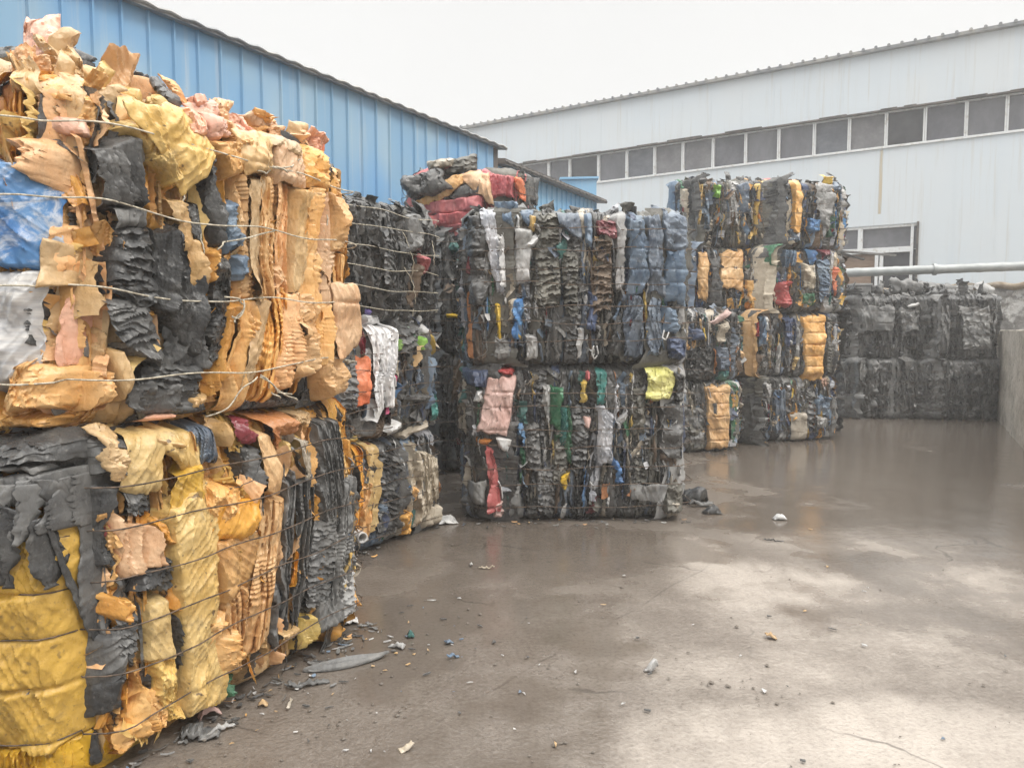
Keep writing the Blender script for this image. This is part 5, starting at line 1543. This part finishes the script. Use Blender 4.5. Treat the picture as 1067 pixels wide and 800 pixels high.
for pts in ([(617, 360), (615, 368), (618, 374), (622, 368), (620, 360)], [(690, 344), (688, 352), (692, 354), (695, 346)]):
    m = MB(); q = np.array([k2.px('F', *p) for p in pts]); kk = np.linspace(0, len(q) - 1, 16)
    m.tube(k2.fmap('F')(np.interp(kk, range(len(q)), q[:, 0]), np.interp(kk, range(len(q)), q[:, 1]), kk * 0 + .10), .006, 6)
    m.build('white_cord_loop', PAL['white'], k2.root, smooth=True)

# ================================================================== TALL STACK (two columns of four bales)
t0 = ground(764, 461)[:2]; t1 = ground(866, 458)[:2]
td = hdir(t1 - t0); tb = np.array([.34, .94])
rows = [0] + [level(t0, y) for y in (393, 325, 258, 187)]
u1 = ground(762, 469)[:2]
u0 = u1 - td * 1.45
TF = {'black': 4, 'char': 5, 'olive': 4, 'grey': 2, 'slate': 1.2, 'navy': 1.2, 'brown': 1.2, 'lgrey': .8, 'orange': .6, 'steel': .5, 'beige': .5, 'green': .25}
GT = 'bales of the tall stack'
labs = [
    ('bottom left bale of the tall stack, with a tied orange sack by its corner', 'bottom right bale of the tall stack, black pleats with a blue scrap at the end'),
    ('second bale up at the left of the tall stack, with a pink and white flap', 'second bale up, right of the tall stack, with a tall tied orange sack'),
    ('third bale up, left of the tall stack, with wide orange and white strips', 'third bale up, right of the tall stack, with a red rag and beige strip'),
    ('topmost left bale of the tall stack, with ochre strips and a lime green scrap', 'topmost right bale of the tall stack, with pale ragged film at its end'),
]
TP = {
    (0, 0): [('orange', 'smooth', (734, 402, 763, 399, 761, 467, 736, 469), dict(d=.07, b=.06, label='tied orange sack', pinch=3)), ('grey', 'crumple', (712, 425, 735, 425, 735, 468, 714, 470)),
             ('olive', 'crumple', (716, 440, 734, 440, 736, 470, 716, 472), dict(d=.05)), ('black', 'smooth', (741, 418, 747, 417, 747, 440, 742, 440), dict(d=.135, b=.01, pinch=0))],
    (0, 1): [('beige', 'smooth', (822, 428, 840, 428, 840, 460, 825, 460), dict(d=.07, label='beige flat piece')), ('char', 'pleat', (838, 402, 850, 402, 852, 448, 840, 448), dict(k=1.4)),
             ('steel', 'crumple', (849, 410, 870, 412, 868, 434, 850, 432), dict(d=.05)), ('lgrey', 'crumple', (850, 432, 866, 434, 864, 448, 852, 446)), ('black', 'pleat', (766, 396, 800, 396, 800, 455, 768, 455), dict(k=1.3)),
             ('lgrey', 'vfold', (796, 398, 804, 398, 802, 432, 794, 430)), ('slate', 'vfold', (806, 405, 820, 405, 820, 450, 806, 450))],
    (1, 0): [('beige', 'crumple', (745, 336, 759, 334, 758, 358, 746, 357), dict(d=.09)), ('pink', 'smooth', (736, 336, 758, 322, 762, 327, 742, 339), dict(d=.14, edge='free', pinch=0, label='pink and white flap')),
             ('slate', 'crumple', (746, 360, 761, 360, 760, 386, 748, 386), dict(d=.06)), ('teal', 'crumple', (748, 386, 762, 384, 762, 398, 746, 398)), ('navy', 'crumple', (714, 340, 730, 342, 730, 356, 716, 356), dict(d=.06)),
             ('gold', 'vfold', (730, 340, 735, 340, 735, 356, 731, 356)), ('black', 'wad', (718, 360, 744, 362, 744, 398, 718, 398), dict(d=.05))],
    (1, 1): [('orange', 'smooth', (835, 331, 859, 327, 857, 396, 838, 400), dict(d=.09, b=.07, pinch=5, label='tall tied orange sack')), ('steel', 'vfold', (792, 330, 801, 327, 799, 360, 792, 362), dict(d=.07)),
             ('white', 'vfold', (796, 328, 802, 328, 802, 346, 797, 346), dict(d=.09)), ('red', 'vfold', (785, 333, 791, 332, 791, 352, 786, 352), dict(d=.06)), ('navy', 'vfold', (816, 332, 831, 330, 830, 362, 818, 362), dict(d=.05)),
             ('white', 'crumple', (819, 353, 825, 353, 825, 359, 820, 359), dict(d=.10, label='small white rosette')), ('lgrey', 'film', (829, 340, 835, 340, 834, 386, 829, 386)), ('olive', 'pleat', (859, 330, 868, 330, 868, 390, 860, 390), dict(k=1.3)),
             ('pinkpeach', 'crumple', (854, 392, 866, 392, 866, 408, 856, 408)), ('lgrey', 'vfold', (810, 355, 816, 355, 814, 390, 808, 390))],
    (2, 0): [('orange', 'vfold', (709, 270, 718, 264, 717, 300, 711, 302)), ('white', 'crumple', (717, 266, 727, 266, 722, 317, 717, 316), dict(d=.07, label='white film strip')), ('orange', 'smooth', (727, 262, 739, 262, 739, 315, 725, 313), dict(d=.06)),
             ('orange', 'smooth', (750, 262, 775, 259, 775, 302, 748, 299), dict(d=.08, label='wide orange sheet')), ('char', 'vfold', (738, 270, 750, 266, 752, 318, 740, 318), dict(d=.06))],
    (2, 1): [('orange', 'vfold', (780, 290, 792, 290, 791, 324, 782, 322), dict(d=.06)), ('lgrey', 'film', (796, 278, 806, 280, 806, 310, 796, 310)), ('red', 'crumple', (808, 294, 823, 293, 823, 318, 808, 320), dict(d=.09, label='red rag')),
             ('steel', 'vfold', (815, 258, 832, 258, 832, 278, 816, 280)), ('beige', 'crumple', (835, 275, 850, 275, 848, 302, 836, 300), dict(d=.07)), ('steel', 'pleat', (851, 270, 865, 270, 865, 314, 853, 314), dict(d=.06, k=1.4)),
             ('scarlet', 'vfold', (866, 278, 872, 278, 872, 310, 868, 310)), ('maroon', 'crumple', (853, 258, 870, 258, 868, 268, 854, 268)), ('green', 'crumple', (836, 304, 850, 304, 850, 318, 836, 318)), ('blue', 'vfold', (842, 258, 852, 260, 850, 276, 842, 276))],
    (3, 0): [('ochre', 'vfold', (718, 191, 732, 189, 729, 238, 722, 242), dict(d=.07)), ('beige', 'film', (708, 196, 718, 196, 722, 236, 714, 240)), ('lime', 'crumple', (741, 191, 751, 192, 750, 206, 743, 205), dict(d=.08, label='lime green scrap')),
             ('slate', 'vfold', (769, 190, 782, 190, 782, 222, 770, 222)), ('red', 'vfold', (714, 232, 719, 232, 719, 252, 714, 252)), ('steel', 'vfold', (732, 205, 740, 205, 742, 240, 734, 240))],
    (3, 1): [('ochre', 'vfold', (788, 189, 797, 188, 793, 246, 786, 246), dict(d=.07)), ('ochre', 'vfold', (798, 187, 808, 187, 806, 210, 799, 210)), ('red', 'crumple', (800, 184, 808, 184, 808, 192, 801, 192), dict(d=.08)), ('orange', 'smooth', (826, 186, 837, 186, 833, 244, 824, 244), dict(d=.07)),
             ('blue', 'crumple', (841, 226, 855, 228, 854, 242, 842, 242), dict(d=.06)), ('steel', 'vfold', (806, 210, 816, 200, 812, 230, 806, 230)), ('lgrey', 'crumple', (850, 190, 866, 192, 865, 246, 852, 228), dict(d=.07)), ('gold', 'crumple', (859, 181, 870, 183, 870, 192, 861, 192), dict(d=.07)),
             ('green', 'crumple', (862, 220, 871, 226, 870, 246, 862, 246)), ('steel', 'crumple', (820, 238, 834, 238, 834, 252, 820, 252))],
}
sp_ = level(u1, 0)
for j in range(4):
    zl0, zl1 = rows[j], rows[j + 1]
    for i in range(2):
        sh = (j * .013 + i * .02)
        if i == 0:
            ft = [u0 + tb * (.02 * j), u1 + tb * (.02 * j), u1 + tb * (1.3), u0 + tb * (1.3)]
            if j >= 2:
                x1 = at_depth(786 if j == 3 else 776, 300, t0[1] + .05)[:2]
                ft = [x1 - td * 1.15, x1, x1 + tb * 1.3, x1 - td * 1.15 + tb * 1.3]
                if j == 3: ft[0] = at_depth(704, 300, t0[1] + .05)[:2]
        else:
            ft = [t0, t1, t1 + tb * 1.35, t0 + tb * 1.35]
            if j >= 2:
                x0 = at_depth(788 if j == 3 else 778, 300, t0[1])[:2]
                ft = [x0, t1 + td * .06, t1 + td * .06 + tb * 1.35, x0 + tb * 1.35]
        bl = Bale(ft, zl0, zl1, 'plastic_bale', labs[j][i], 'plastic bale', GT, [(zl1 - zl0) * f for f in (.16, .32, .5, .68, .84)], res=.012, bulge=.03, round_=.08)
        bl.fill(TF, slpal=dict(SLIV, orange=1.6, ochre=1), slivers=110, shown='FRL', flaph=.06 if j == 3 else .03, wmin=.05, wmax=.13); bl.wires(r=.003)
        bl.pieces('F', TP[(j, i)])

# long grey laths sticking out of the tall stack
GL = 'grey laths sticking out of the tall stack'
for lab, p, q in (('longest grey lath poking out of the tall stack towards the big window', (866, 262), (934, 267)), ('short thick grey lath poking out of the tall stack above the longer one', (866, 257), (884, 254)), ('grey lath poking out of the tall stack, dipping below the longest one', (866, 262), (901, 271))):
    a = at_depth(*p, t1[1] + .3); b = at_depth(*q, t1[1] + .5)
    m = MB(); d = (b - a); m.box(a, d, [0, .05, 0], [0, 0, .028 if 'short' not in lab else .06])
    o = m.build('lath', PAL['grey'], origin=a); o['label'] = lab; o['category'] = 'lath'; o['group'] = GL

# ================================================================== DARK STACK at the far right (two by two)
d0_ = ground(873, 435)[:2]; d1_ = ground(1036, 438)[:2]
dd_ = hdir(d1_ - d0_); db = np.array([-dd_[1], dd_[0]])
mid = d0_ * .48 + d1_ * .52
zd1, zd2 = level(d0_, 374), level(d0_, 309)
GD = 'black bales of the far right stack'
DK = {'black': 6, 'char': 6, 'grey': 1.5}
dl_ = {(0, 0): 'bottom left black bale of the far right stack, half in shade', (0, 1): 'bottom right black bale of the far right stack, beside the concrete wall',
       (1, 0): 'upper left black bale of the far right stack, a grey cut block in its face', (1, 1): 'upper right black bale of the far right stack, a grey shred at its end'}
for j in range(2):
    for i in range(2):
        e0, e1 = (d0_, mid - dd_ * .02) if i == 0 else (mid + dd_ * .02, d1_)
        if j == 1: e0, e1 = e0 + db * .05 - dd_ * .02, e1 + db * .05
        bl = Bale([e0, e1, e1 + db * 1.2, e0 + db * 1.2], (0, zd1)[j], (zd1, zd2)[j], 'plastic_bale', dl_[(j, i)], 'plastic bale', GD, [zd1 * f for f in (.2, .4, .6, .8)], res=.014, bulge=.05, round_=.12)
        bl.fill(DK, slivers=120, shown='FL', flaph=.15 if j else .02, wmin=.06, wmax=.18, styles=['crumple', 'layer', 'smooth', 'layer', 'crumple'])
        bl.wires(r=.002)
        if (j, i) == (1, 0):
            bl.pieces('F', [('grey', 'smooth', (894, 318, 930, 318, 930, 346, 896, 346), dict(d=.08, b=.04)), ('grey', 'crumple', (936, 320, 960, 322, 960, 345, 938, 348), dict(d=.07)), ('lgrey', 'smooth', (945, 318, 960, 314, 962, 317, 947, 322), dict(d=.14, pinch=0))])
        if (j, i) == (1, 1):
            bl.pieces('F', [('grey', 'crumple', (1000, 320, 1032, 318, 1034, 366, 1004, 366), dict(d=.07)), ('grey', 'vfold', (970, 318, 990, 318, 990, 366, 972, 366), dict(d=.06))])
loose('black_film_roll', 'long dark grey film roll lying on the far right stack in front of the duct', 'grey', 'smooth', (926, 290, 996, 298, 1004, 312, 930, 306), d0_[1] + .25, None, b=.16, cat='film roll', thick=.02, res=.02)
loose('grey_shred', 'pointed grey shred standing up on the right end of the far right stack', 'lgrey', 'crumple', (1018, 296, 1028, 294, 1040, 318, 1008, 318), d0_[1] + .2, None, b=.08, cat='plastic sheet', res=.02)
loose('grey_shred', 'crumpled pale grey shred lying between the film roll and the pointed shred', 'grey', 'crumple', (988, 299, 1014, 297, 1016, 314, 990, 314), d0_[1] + .2, None, b=.10, cat='plastic sheet', res=.02)

# ------------------------------------------------------------------ things lying in the yard
def slab_scrap(name, label, col, px, py, w, l, rz, cat, group=None, h=.02, curl=.3, style='smooth', k=.4):
    c = ground(px, py)
    c[2] = .004
    sd = hash_(label)

    def fm(S, T, D):
        return np.stack([S, T, np.maximum(D, 0.0) + curl * (np.abs(T) ** 2) / max(l, .02) * .6], -1)
    V, Q = patch(fm, [(-w / 2, l / 2), (w / 2, l / 2), (w / 2, -l / 2), (-w / 2, -l / 2)], .004, h, style, max(.006, min(w, l) / 14), sd, 'free', k=k)
    o = link(name, new_mesh(name, V, Q, smooth=True, mats=[PAL[col]], sharp=.62), None, label=label, category=cat, group=group)
    o.location = c; o.rotation_euler = (0, 0, rz)
    sm = o.modifiers.new('thickness', 'SOLIDIFY'); sm.thickness = .006; sm.offset = 1
    return o


GY = 'larger scraps lying in the yard'
uu, vv = np.meshgrid(np.linspace(0, 1, 40), np.linspace(-1, 1, 13), indexing='ij')
hw = .052 * np.sin(np.pi * np.clip(uu, 0.001, 1)) ** .6 * (1 - .45 * uu) + .002
zz = .006 + .030 * (1 - vv ** 2) * np.sin(np.pi * uu) ** .7 + .05 * np.clip(uu - .86, 0, 1) ** 1.3 * 4 + .004 * np.sin(vv * 9 + uu * 3)
me_ = new_mesh('plastic_scrap', np.stack([(uu - .5) * .40, vv * hw + .05 * (uu - .5) ** 2, zz], -1).reshape(-1, 3), gridq(40, 13), mats=[PAL['grey']], sharp=.6)
o = link('plastic_scrap', me_, None, label='long grey curved shell lying on the ground beside the near stack', category='scrap', group=GY)
o.location = ground(362, 692); o.rotation_euler = (0, 0, .42)
sm = o.modifiers.new('thickness', 'SOLIDIFY'); sm.thickness = .005
slab_scrap('plastic_scrap', 'thin grey strip trailing from the curved shell', 'grey', 322, 714, .18, .03, .5, 'scrap', GY, .015)
slab_scrap('plastic_scrap', 'dark grey crumpled piece on the ground below the tall ochre sheet', 'grey', 208, 766, .14, .09, .3, 'scrap', GY, .03, style='layer', k=.45)
slab_scrap('plastic_scrap', 'white flat strip beside the crumpled grey piece', 'lgrey', 228, 762, .13, .02, .8, 'scrap', GY, .01)
slab_scrap('plastic_scrap', 'pale pink wrapper near the foot of the near stack', 'pink', 218, 746, .08, .06, .7, 'scrap', GY, .03, style='crumple', k=.5)
slab_scrap('plastic_scrap', 'light grey flat piece on the ground beside a green scrap', 'lgrey', 414, 674, .09, .035, -.4, 'scrap', GY, .012)
slab_scrap('plastic_scrap', 'green scrap lying above the light grey flat piece', 'teal', 428, 663, .035, .05, .2, 'scrap', GY, .02)
slab_scrap('plastic_scrap', 'cream square chip at the bottom of the yard', 'beige', 423, 781, .05, .03, .5, 'scrap', GY, .008)
slab_scrap('plastic_scrap', 'orange yellow chip in the middle of the wet yard', 'tan', 803, 664, .055, .045, -.2, 'scrap', GY, .015)
slab_scrap('plastic_scrap', 'white crumpled cap beside the joint in the concrete', 'lgrey', 679, 698, .045, .035, .5, 'scrap', GY, .035, style='crumple', k=.4)
slab_scrap('plastic_scrap', 'white chip far out on the wet yard right of the wide stack', 'white', 812, 541, .10, .05, .0, 'scrap', GY, .03)
slab_scrap('plastic_scrap', 'white folded boards at the foot of the second stack', 'white', 466, 545, .15, .10, .3, 'scrap', GY, .04, style='pleat', k=1)
slab_scrap('plastic_scrap', 'small white upright tag on the dark ground before the wide stack', 'white', 491, 589, .02, .06, .05, 'scrap', GY, .01)
slab_scrap('plastic_scrap', 'thin pale stick lying before the wide stack', 'beige', 507, 592, .12, .014, -.1, 'scrap', GY, .008)
slab_scrap('plastic_scrap', 'pale sheet corner at the foot of the near stack\'s grey end', 'white', 366, 648, .07, .09, .4, 'scrap', GY, .01)
slab_scrap('plastic_scrap', 'black torn film spilling from the right foot of the wide stack', 'black', 724, 522, .26, .22, .2, 'scrap', GY, .10, style='crumple', k=.8)
slab_scrap('plastic_scrap', 'small black scrap right of the spilling black film', 'black', 743, 535, .14, .07, .1, 'scrap', GY, .05, style='crumple', k=.6)
slab_scrap('plastic_scrap', 'grey flat piece under the spilling black film', 'grey', 730, 527, .22, .05, .15, 'scrap', GY, .03)
slab_scrap('plastic_scrap', 'thin dark twig lying on the joint in the far concrete', 'char', 806, 564, .16, .012, .05, 'scrap', GY, .01)
slab_scrap('plastic_scrap', 'tan chip among debris left of the curved shell', 'tan', 274, 735, .04, .03, .2, 'scrap', GY, .012)
slab_scrap('plastic_scrap', 'light stick standing out among debris left of the curved shell', 'beige', 302, 735, .012, .08, .1, 'scrap', GY, .006)
slab_scrap('plastic_scrap', 'steel blue chip right of the green scrap', 'steel', 468, 670, .04, .03, .6, 'scrap', GY, .008)
slab_scrap('plastic_scrap', 'faded blue sliver below the steel blue chip', 'steel', 472, 685, .06, .015, .5, 'scrap', GY, .006)

# tubes poking from the end of the near bale
def tube_thing(name, label, col, p, y, dirv, L, r):
    c = at_depth(*p, y)
    dv = np.asarray(dirv, float); dv /= np.linalg.norm(dv)
    t = np.linspace(0, 1, 4); m = MB()
    n = 18
    u = np.cross(dv, [0, 0, 1.]); u /= np.linalg.norm(u); w = np.cross(u, dv)
    th = np.arange(n) / n * 2 * np.pi
    ring = lambda q, rr: q[None] + rr * (np.cos(th)[:, None] * u + np.sin(th)[:, None] * w)
    Vv = np.concatenate([ring(c - dv * L, r), ring(c, r), ring(c, r * .78), ring(c - dv * L, r * .78)])
    Q = []
    for a in range(4):
        b = (a + 1) % 4
        for j in range(n):
            Q.append((a * n + j, a * n + (j + 1) % n, b * n + (j + 1) % n, b * n + j))
    m.add(Vv, Q)
    o = m.build(name, PAL[col], origin=c - dv * L * .5, smooth=False)
    o['label'] = label; o['category'] = 'tube'
    return o


tube_thing('plastic_tube', 'short white plastic tube end poking out at the foot of the second stack', 'white', (378, 560), B[1] + .95, (.6, -.75, .0), .35, .036)
tube_thing('cardboard_tube', 'tan cardboard tube poking out low at the grey end of the near stack', 'beige', (371, 594), B[1] + .18, (.75, -.6, -.15), .35, .036)

# small chips, coloured alike within a group
rng = random.Random(12)
protos = {}
def chip_mesh(i, mat):
    key = (i, mat)
    if key in protos: return protos[key]
    r = random.Random(i * 9 + 1)
    n = r.randint(4, 6); th = sorted(r.uniform(0, 6.28) for _ in range(n))
    pts = [(math.cos(t) * r.uniform(.6, 1), math.sin(t) * r.uniform(.4, .8)) for t in th]
    V = [(x, y, .02 + r.uniform(0, .2)) for x, y in pts] + [(x, y, .22 + r.uniform(0, .3)) for x, y in pts]
    Q = [(j, (j + 1) % n, n + (j + 1) % n, n + j) for j in range(n)]
    V += [(0, 0, .02), (0, 0, .4)]
    T = [(2 * n, (j + 1) % n, j) for j in range(n)] + [(2 * n + 1, n + j, n + (j + 1) % n) for j in range(n)]
    protos[key] = new_mesh('plastic_chip', V, Q, T, False, None, [PAL[mat]])
    return protos[key]


kinds = [('white', 'tiny white plastic chip lying on the wet ground', 'tiny white chips on the ground', 46), ('char', 'tiny dark plastic chip lying on the wet ground', 'tiny dark chips on the ground', 36),
         ('tan', 'tiny tan plastic chip lying on the wet ground', 'tiny tan chips on the ground', 22), ('steel', 'tiny blue plastic chip lying on the wet ground', 'tiny blue chips on the ground', 14)]
for mat, lab, grp, n in kinds:
    for i in range(n):
        if rng.random() < .62:
            f = rng.random(); e = rng.betavariate(1.1, 3.0) * 1.5 + .04
            c = A + (B - A) * (f * 1.5 - .1); nrm = np.array([(B - A)[1], -(B - A)[0]]); nrm /= np.linalg.norm(nrm)
            c = c + nrm * e
        else:
            g_ = ground(rng.uniform(300, 1060), rng.uniform(500, 798)); c = g_[:2]
        o = link('plastic_chip', chip_mesh(rng.randrange(8), mat), None, label=lab, category='chip', group=grp)
        s_ = rng.uniform(.005, .016) * (1.2 if mat == 'char' else 1)
        o.location = (c[0], c[1], .004); o.scale = (s_ * rng.uniform(.8, 2.0), s_, s_ * .8); o.rotation_euler = (0, 0, rng.uniform(0, 6.28))

# mud crumbs: nobody could count them
mb = MB(); r = random.Random(3)
ico = np.array([(1, 0, 0), (-1, 0, 0), (0, 1, 0), (0, -1, 0), (0, 0, 1), (0, 0, -1)], float)
icoT = [(0, 2, 4), (2, 1, 4), (1, 3, 4), (3, 0, 4), (2, 0, 5), (1, 2, 5), (3, 1, 5), (0, 3, 5)]
for i in range(320):
    if r.random() < .22:
        ccx, ccy = r.choice([(735, 708), (770, 712), (715, 690), (640, 640), (820, 715), (560, 690), (420, 740), (700, 730), (790, 730), (590, 770)])
        g_ = ground(ccx + r.gauss(0, 20), min(799, ccy + r.gauss(0, 7)))
    elif r.random() < .6:
        e = r.betavariate(1, 3) * 1.2 + .02
        nrm = np.array([(B - A)[1], -(B - A)[0]]); nrm /= np.linalg.norm(nrm)
        g_ = np.array([*(A + (B - A) * r.uniform(-.1, 1.6) + nrm * e), 0])
    else:
        g_ = ground(r.uniform(200, 1060), r.uniform(540, 799))
    s_ = abs(r.gauss(.002, .002)) + .0012
    jit = np.array([[r.uniform(.6, 1.4) for _ in range(3)] for _ in range(6)])
    mb.add(ico * jit * s_ * np.array([1.5, 1.5, .8]) + np.array([g_[0], g_[1], .003]), T=icoT)
_t = NT('dark_mud'); mb.build('mud_crumbs', _t.fin((0.13, 0.11, 0.09), .6), kind='stuff')

# shreds trodden against the feet of the bales: nobody could count them
mb = MB(); r = random.Random(8)
SHM = ['char', 'black', 'grey', 'orange', 'tan', 'lgrey', 'steel', 'peach']
lines = [(A, B, 120), (a2, b2, 40), (m0, m1, 80), (u0, u1, 30), (t0, t1, 40), (d0_, d1_, 40)]
for p_, q_, n_ in lines:
    dr_ = hdir(q_ - p_); nn_ = np.array([dr_[1], -dr_[0]]); L_ = np.linalg.norm(q_ - p_)
    for i in range(n_):
        c = p_ + dr_ * r.uniform(-.05, L_ + .05) + nn_ * (abs(r.gauss(0, .10)) + .01)
        l = r.uniform(.006, .03); w = r.uniform(.002, .010); th = r.uniform(0, 6.28); bend = r.uniform(.1, .5)
        k_ = np.linspace(-1, 1, 5)
        ax = np.array([math.cos(th), math.sin(th), 0]); ay = np.array([-math.sin(th), math.cos(th), 0])
        top = []
        for sgn in (-1, 1):
            for kk in k_:
                top.append(np.array([c[0], c[1], .004 + l * bend * abs(kk) ** 2 * .5 + (.003 if sgn > 0 else 0)]) + ax * l * kk + ay * w * sgn * (1 - .5 * kk * kk))
        V_ = np.array(top); V_ = np.vstack([V_, V_ + np.array([0, 0, .0022])])
        Q_ = []
        for kk in range(4):
            Q_ += [(kk, kk + 1, 6 + kk, 5 + kk), (10 + kk, 15 + kk, 16 + kk, 11 + kk), (kk, 10 + kk, 11 + kk, kk + 1), (5 + kk, 6 + kk, 16 + kk, 15 + kk)]
        mb.add(V_, Q_, m=r.choices(range(8), [4, 4, 4, .5, .8, 1, .5, .5])[0])
mb.build('plastic_shreds', [PAL[q] for q in SHM], kind='stuff')

# ------------------------------------------------------------------ haze in the air
HAZE = 0.005
hz = MB(); hz.box([-40, -6, -1.0], [90, 0, 0], [0, 52, 0], [0, 0, 14.0])
hm = bpy.data.materials.new('haze'); hm.use_nodes = True
ht = hm.node_tree; ht.nodes.clear()
ho = ht.nodes.new('ShaderNodeOutputMaterial'); hv = ht.nodes.new('ShaderNodeVolumePrincipled')
hv.inputs['Color'].default_value = (.95, .95, .94, 1); hv.inputs['Density'].default_value = HAZE
hv.inputs['Anisotropy'].default_value = .2
ht.links.new(hv.outputs[0], ho.inputs['Volume'])
hz.build('haze', hm, kind='stuff')
